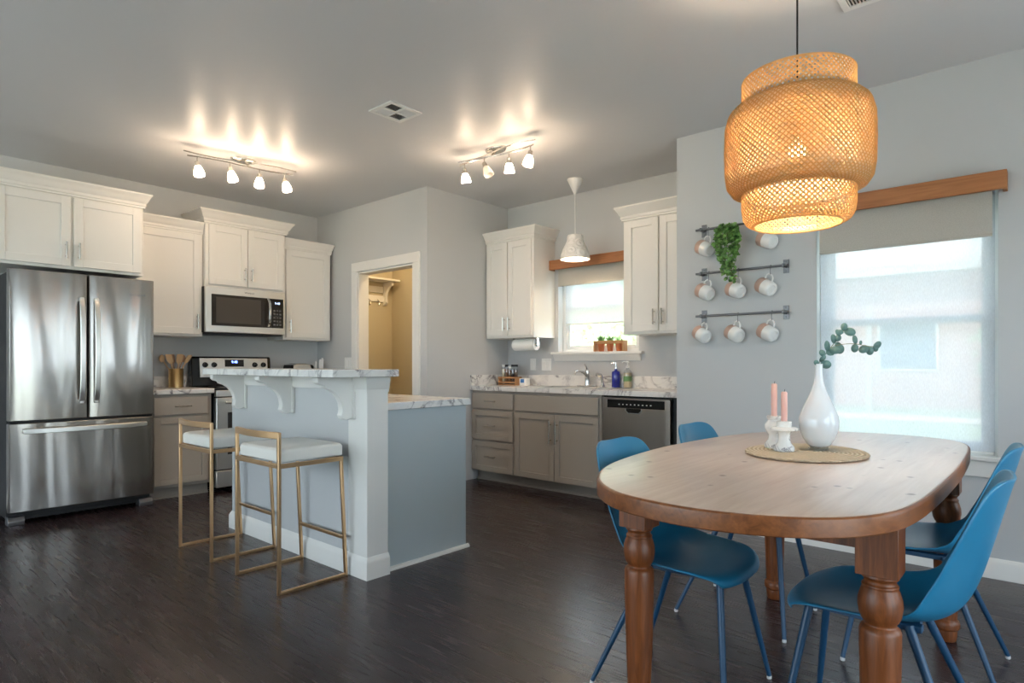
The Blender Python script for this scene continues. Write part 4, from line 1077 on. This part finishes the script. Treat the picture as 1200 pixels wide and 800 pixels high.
# toaster
r = thing('toaster', 'black and steel toaster on the worktop right of the range', 'toaster', (-5.88, 3.32, CT))
b = MB(); y0, y1 = 3.20, 3.45
pr_ = [(y0+.03, CT+.012), (y1-.03, CT+.012), (y1-.015, CT+.03), (y1-.015, CT+.16), (y1-.03, CT+.2), (y1-.06, CT+.215), (y0+.06, CT+.215), (y0+.03, CT+.2), (y0+.015, CT+.16), (y0+.015, CT+.03)]
b.prism(pr_, 'x', -5.97, -5.79); b.obj('toaster_body', 'steelh', r, .012, seg=3)
b = MB()
for a, c in ((y0, y0+.022), (y1-.022, y1)): b.prism([(a, CT+.0005), (c, CT+.0005), (c, CT+.19), ((a+c)/2+(.008 if a == y0 else -.008), CT+.205), (a+(.0 if a != y0 else .004), CT+.15)], 'x', -5.975, -5.785)
b.obj('end_cap', 'black', r, .006)
b = MB()
for x in (-5.915, -5.845): b.box(x-.014, x+.014, y0+.06, y1-.06, CT+.2145, CT+.217)
b.obj('bread_slot', 'black', r, .001)
MB().box(-5.79, -5.765, y0+.05, y0+.085, CT+.12, CT+.135).obj('lever', 'black', r, .003)
# wooden basket holding white-handled pieces
r = thing('cutlery_caddy', 'light wood slatted caddy of white pieces beside the toaster', 'caddy', (-5.9, 3.57, CT))
b = MB(); y0, y1, x0, x1 = 3.505, 3.64, -5.955, -5.845
for i in range(7):
    y = y0+.006+(y1-y0-.012)*i/6
    b.box(x1-.006, x1, y-.006, y+.006, CT+.004, CT+.165); b.box(x0, x0+.006, y-.006, y+.006, CT+.004, CT+.165)
b.box(x0, x1, y0, y1, CT+.0005, CT+.008)
for z in (.02, .14): b.box(x0-.003, x1+.003, y0, y0+.006, CT+z, CT+z+.014); b.box(x0-.003, x1+.003, y1-.006, y1, CT+z, CT+z+.014); b.box(x1, x1+.003, y0, y1, CT+z, CT+z+.014); b.box(x0-.003, x0, y0, y1, CT+z, CT+z+.014)
b.obj('caddy_body', 'spoon', r, .001)
for i, (y, h, w) in enumerate(((3.535, .23, .02), (3.585, .25, .026), (3.61, .265, .026))):
    b = MB(); b.bar([(-5.9, y, CT+.01), (-5.9+.008, y+.004, CT+h)], w, .012, (1, 0, 0)); b.sphere((-5.892, y+.004, CT+h), w*.52, (.6, 1, 1.1), 12, 8)
    tag(b.obj('serving_spoon', 'white', smooth=50), ('left white serving spoon, shortest one in the wood caddy', 'middle white serving spoon in the wood caddy', 'right white serving spoon, tallest one in the wood caddy')[i], 'spoon', 'white spoons in the wood caddy')
# spice rack with jars (left end of the sink worktop)
sx, sy = -4.07, 4.60
r = thing('spice_rack', 'small wooden rack of spice jars at the left of the sink worktop', 'rack', (sx, sy, CT))
b = MB(); x0, x1, y0, y1 = sx-.115, sx+.115, sy-.045, sy+.045
b.box(x0, x1, y0, y1, CT+.0005, CT+.01)
for x in (x0, x1-.012): b.box(x, x+.012, y0, y1, CT+.01, CT+.085)
for z in (.022, .068): b.box(x0, x1, y0-.005, y0, CT+z, CT+z+.016); b.box(x0, x1, y1, y1+.005, CT+z, CT+z+.016)
b.obj('rack_frame', 'crate', r, .0015)
jl = ['spice3', 'spice1', 'spice1', 'spice2', 'spice2']
jn = ['cream spice jar, leftmost in the wooden rack', 'light brown spice jar, second from left in the wooden rack', 'brown spice jar in the centre of the wooden rack', 'dark spice jar, second from right in the wooden rack', 'dark spice jar, rightmost in the wooden rack']
for i in range(5):
    x = sx-.081+.0405*i; z0 = CT+.0105; hh = .186 if i not in (2,) else .172
    j = thing('spice_jar', jn[i], 'jar', (x, sy, z0), 'spice jars in the wooden rack')
    MB().lathe([(.017, z0), (.0185, z0+.003), (.0185, z0+hh-.03), (.0165, z0+hh-.02), (.0165, z0+hh-.012)], (x, sy, 0), 20).obj('glass_body', 'clear', j)
    MB().lathe([(.016, z0+.004), (.0172, z0+hh*.80), (.002, z0+hh*.81)], (x, sy, 0), 16).obj('contents', jl[i], j)
    MB().lathe([(.0185, z0+hh-.012), (.0185, z0+hh+.008), (.017, z0+hh+.01)], (x, sy, 0), 20).obj('lid', 'plastic' if i in (0, 2) else 'blackm', j)
r = thing('sponge_box', 'small white and blue box beside the wooden spice rack', 'box', (-3.90, 4.63, CT))
MB().box(-3.945, -3.86, 4.60, 4.66, CT+.0005, CT+.07).obj('carton', 'paper', r, .002)
MB().box(-3.93, -3.885, 4.5985, 4.5997, CT+.028, CT+.064).obj('printed_patch', 'blueprint', r)
# paper towel under the left sink cabinet
r = thing('paper_towel_roll', 'white paper towel roll hung under the left sink cabinet', 'paper towel', (-3.83, 4.58, 1.32))
b = MB(); Mx = Matrix.Rotation(R(90), 4, 'Y')
b.lathe([(.019, -.135), (.055, -.135), (.055, .135), (.019, .135)], (-3.83, 4.56, 1.312), 32, Mx, cap=False); b.lathe([(.019, -.135), (.019, .135)], (-3.83, 4.56, 1.312), 32, Mx, cap=False)
b.obj('paper', 'paper', r, .002, smooth=40)
b = MB(); b.cyl((-3.98, 4.56, 1.312), (-3.68, 4.56, 1.312), .006, 10)
for x in (-3.98, -3.68): b.bar([(x, 4.56, 1.305), (x, 4.56, 1.377)], .004, .03, (0, 1, 0))
b.obj('holder', 'nickel', r)
# crate with pots on the kitchen sill
r = thing('planter_tray', 'little wooden tray of terracotta pots on the kitchen window sill', 'tray', (-3.05, YK+.02, 1.24))
b = MB(); x0, x1, y0, y1 = -3.175, -2.86, YK-.03, YK+.045; zt = 1.24
b.box(x0, x1, y0, y0+.012, zt+.07, zt+.098); b.box(x0, x1, y1-.012, y1, zt+.07, zt+.098)
for x in (x0, x1-.014): b.box(x, x+.014, y0+.012, y1-.012, zt+.0005, zt+.098); b.box(x, x+.014, y0, y0+.012, zt+.0005, zt+.07); b.box(x, x+.014, y1-.012, y1, zt+.0005, zt+.07)
b.obj('tray_frame', 'crate', r, .0015)
pn = ['left', 'middle', 'right']
for i in range(3):
    x = -3.112+.094*i; y = YK+.008
    p = thing('plant_pot', '%s small terracotta pot in the window sill tray' % pn[i], 'pot', (x, y, zt), 'terracotta pots on the sill')
    MB().lathe([(.022, zt+.001), (.024, zt+.003), (.033, zt+.072), (.036, zt+.074), (.036, zt+.09), (.032, zt+.09), (.030, zt+.078), (.002, zt+.078)], (x, y, 0), 24).obj('pot_body', 'terra', p, smooth=40)
    b = MB(); rn = random.Random(i)
    n = 26 if i < 2 else 9
    for q in range(n):
        a = rn.uniform(0, 2*pi); t = rn.uniform(.1, .8); dv = (cos(a)*t, sin(a)*t, 1); L = rn.uniform(.05, .095 if i < 2 else .05)
        b.leaf((x+.012*cos(a), y+.012*sin(a), zt+.077), dv, (-cos(a), -sin(a), .3), L, .011)
    b.obj('succulent', 'leafs', p, smooth=60)

# pantry coat rack
r = thing('coat_rack', 'white wall shelf with hooks inside the pantry', 'coat rack', (XS+.1, 4.3, 1.9))
xw = XS+.007; b = MB()
b.box(xw, xw+.21, 3.90, 4.66, 2.115, 2.137); sh = b.obj('shelf_board', 'cabw', r, .003)
b = MB(); b.box(xw, xw+.018, 3.92, 4.62, 1.985, 2.06); b.box(xw, xw+.018, 3.92, 4.62, 1.875, 1.95); b.obj('back_rail', 'cabw', r, .003)
for y in (3.95, 4.58):
    MB().prism([(xw, 2.115), (xw+.17, 2.115), (xw+.165, 2.07), (xw+.11, 2.05), (xw+.06, 1.99), (xw+.05, 1.93), (xw+.055, 1.87), (xw+.03, 1.835), (xw, 1.835)], 'y', y-.018, y+.018).obj('bracket', 'cabw', r, .004)
for y in (4.02, 4.18, 4.34, 4.47):
    MB().tube([(xw+.018, y, 1.9), (xw+.05, y, 1.875), (xw+.06, y, 1.845), (xw+.045, y, 1.825), (xw+.03, y, 1.84)], .005, 8).obj('hook', 'nickel', r)

# ------------------------------------------------------------------ outside
struct(MB().box(-45, 40, -45, 70, -.5, -.25).obj('ground', 'grass', smooth=0))
struct(MB().box(-14, 14, -14, 5.02, -.249, -.23).obj('bounce_slab', plain('bounce_slab_pale', '#c9c6c3', .9)))  # unseen pale slab added so daylight bounces in neutral instead of green
b = MB(); b.box(-25, 20, 17.5, 19.5, -.249, -.235); struct(b.obj('path', plain('pale_gravel', '#d8cfc2', .9)))
b = MB(); b.box(-8, 6, 8.0, 13.0, -.249, -.24); struct(b.obj('driveway', plain('pale_concrete', '#dcd9d3', .9)))
r = thing('house', 'pale brick neighbouring house seen through the dining window', 'house', (-3, 26, -.25))
MB().box(-14, 6, 23, 31, -.25, 4.0).obj('house_wall', 'brickh', r, smooth=0)
MB().prism([(22.3, 3.95), (31.7, 3.95), (31.7, 4.1), (27, 6.6), (22.3, 4.25)], 'x', -14.6, 6.6).obj('house_roof', 'roof', r, smooth=0)
for x0, x1 in ((-4.2, -2.7), (-9, -7.4), (1.8, 3.2)):
    f = MB().box(x0-.08, x1+.08, 22.94, 23.0, .92, 2.58).obj('house_window', 'plastic', r)
    MB().box(x0, x1, 22.92, 22.95, 1.0, 2.5).obj('window_pane', 'darkwin', f)
tag(MB().cyl((-3.05, 15.5, -.25), (-3.05, 15.5, 2.4), .05, 10).obj('post', 'roof'), 'thin pale post on the lawn outside the dining window', 'post')
def tree(name, c, rad, n, L, label, trunk=None, seed=1, cat='tree'):
    rn = random.Random(seed); r = thing(name, label, cat, (c[0], c[1], -.25), 'trees outside the windows')
    b = MB(); base_ = -.25
    b.tube([(c[0], c[1], base_), (c[0]+.1, c[1], c[2]*.5), (c[0], c[1], c[2])], [.14, .11, .05], 8); b.obj('trunk', 'bark', r)
    b = MB()
    for i in range(n):
        d = Vector((rn.gauss(0, 1), rn.gauss(0, 1), rn.gauss(0, 1))).normalized()*(rn.random()**.4)
        p = Vector(c)+Vector((d.x*rad[0], d.y*rad[1], d.z*rad[2]))
        if p.z < base_+.1: continue
        b.leaf(p, (rn.uniform(-1, 1), rn.uniform(-1, 1), rn.uniform(-1, .4)), (rn.uniform(-1, 1), -1, rn.uniform(0, 1)), L*rn.uniform(.7, 1.3), L*.6)
    b.obj('foliage', 'foliage', r, smooth=60)
tree('bushy_tree', (-9.3, 12.0, 1.3), (2.3, 1.5, 1.7), 2600, .22, 'leafy green tree beyond the kitchen window, left of the potted tray', seed=2)
tree('bushy_tree', (-5.6, 10.0, 1.3), (1.9, 1.3, 2.0), 2200, .2, 'leafy green tree beyond the kitchen window, right of the potted tray', seed=3)
tree('garden_shrub', (.1, 19.0, 1.6), (1.5, 1.2, 1.9), 1400, .26, 'green shrub outside the right side of the dining window', seed=4, cat='shrub')
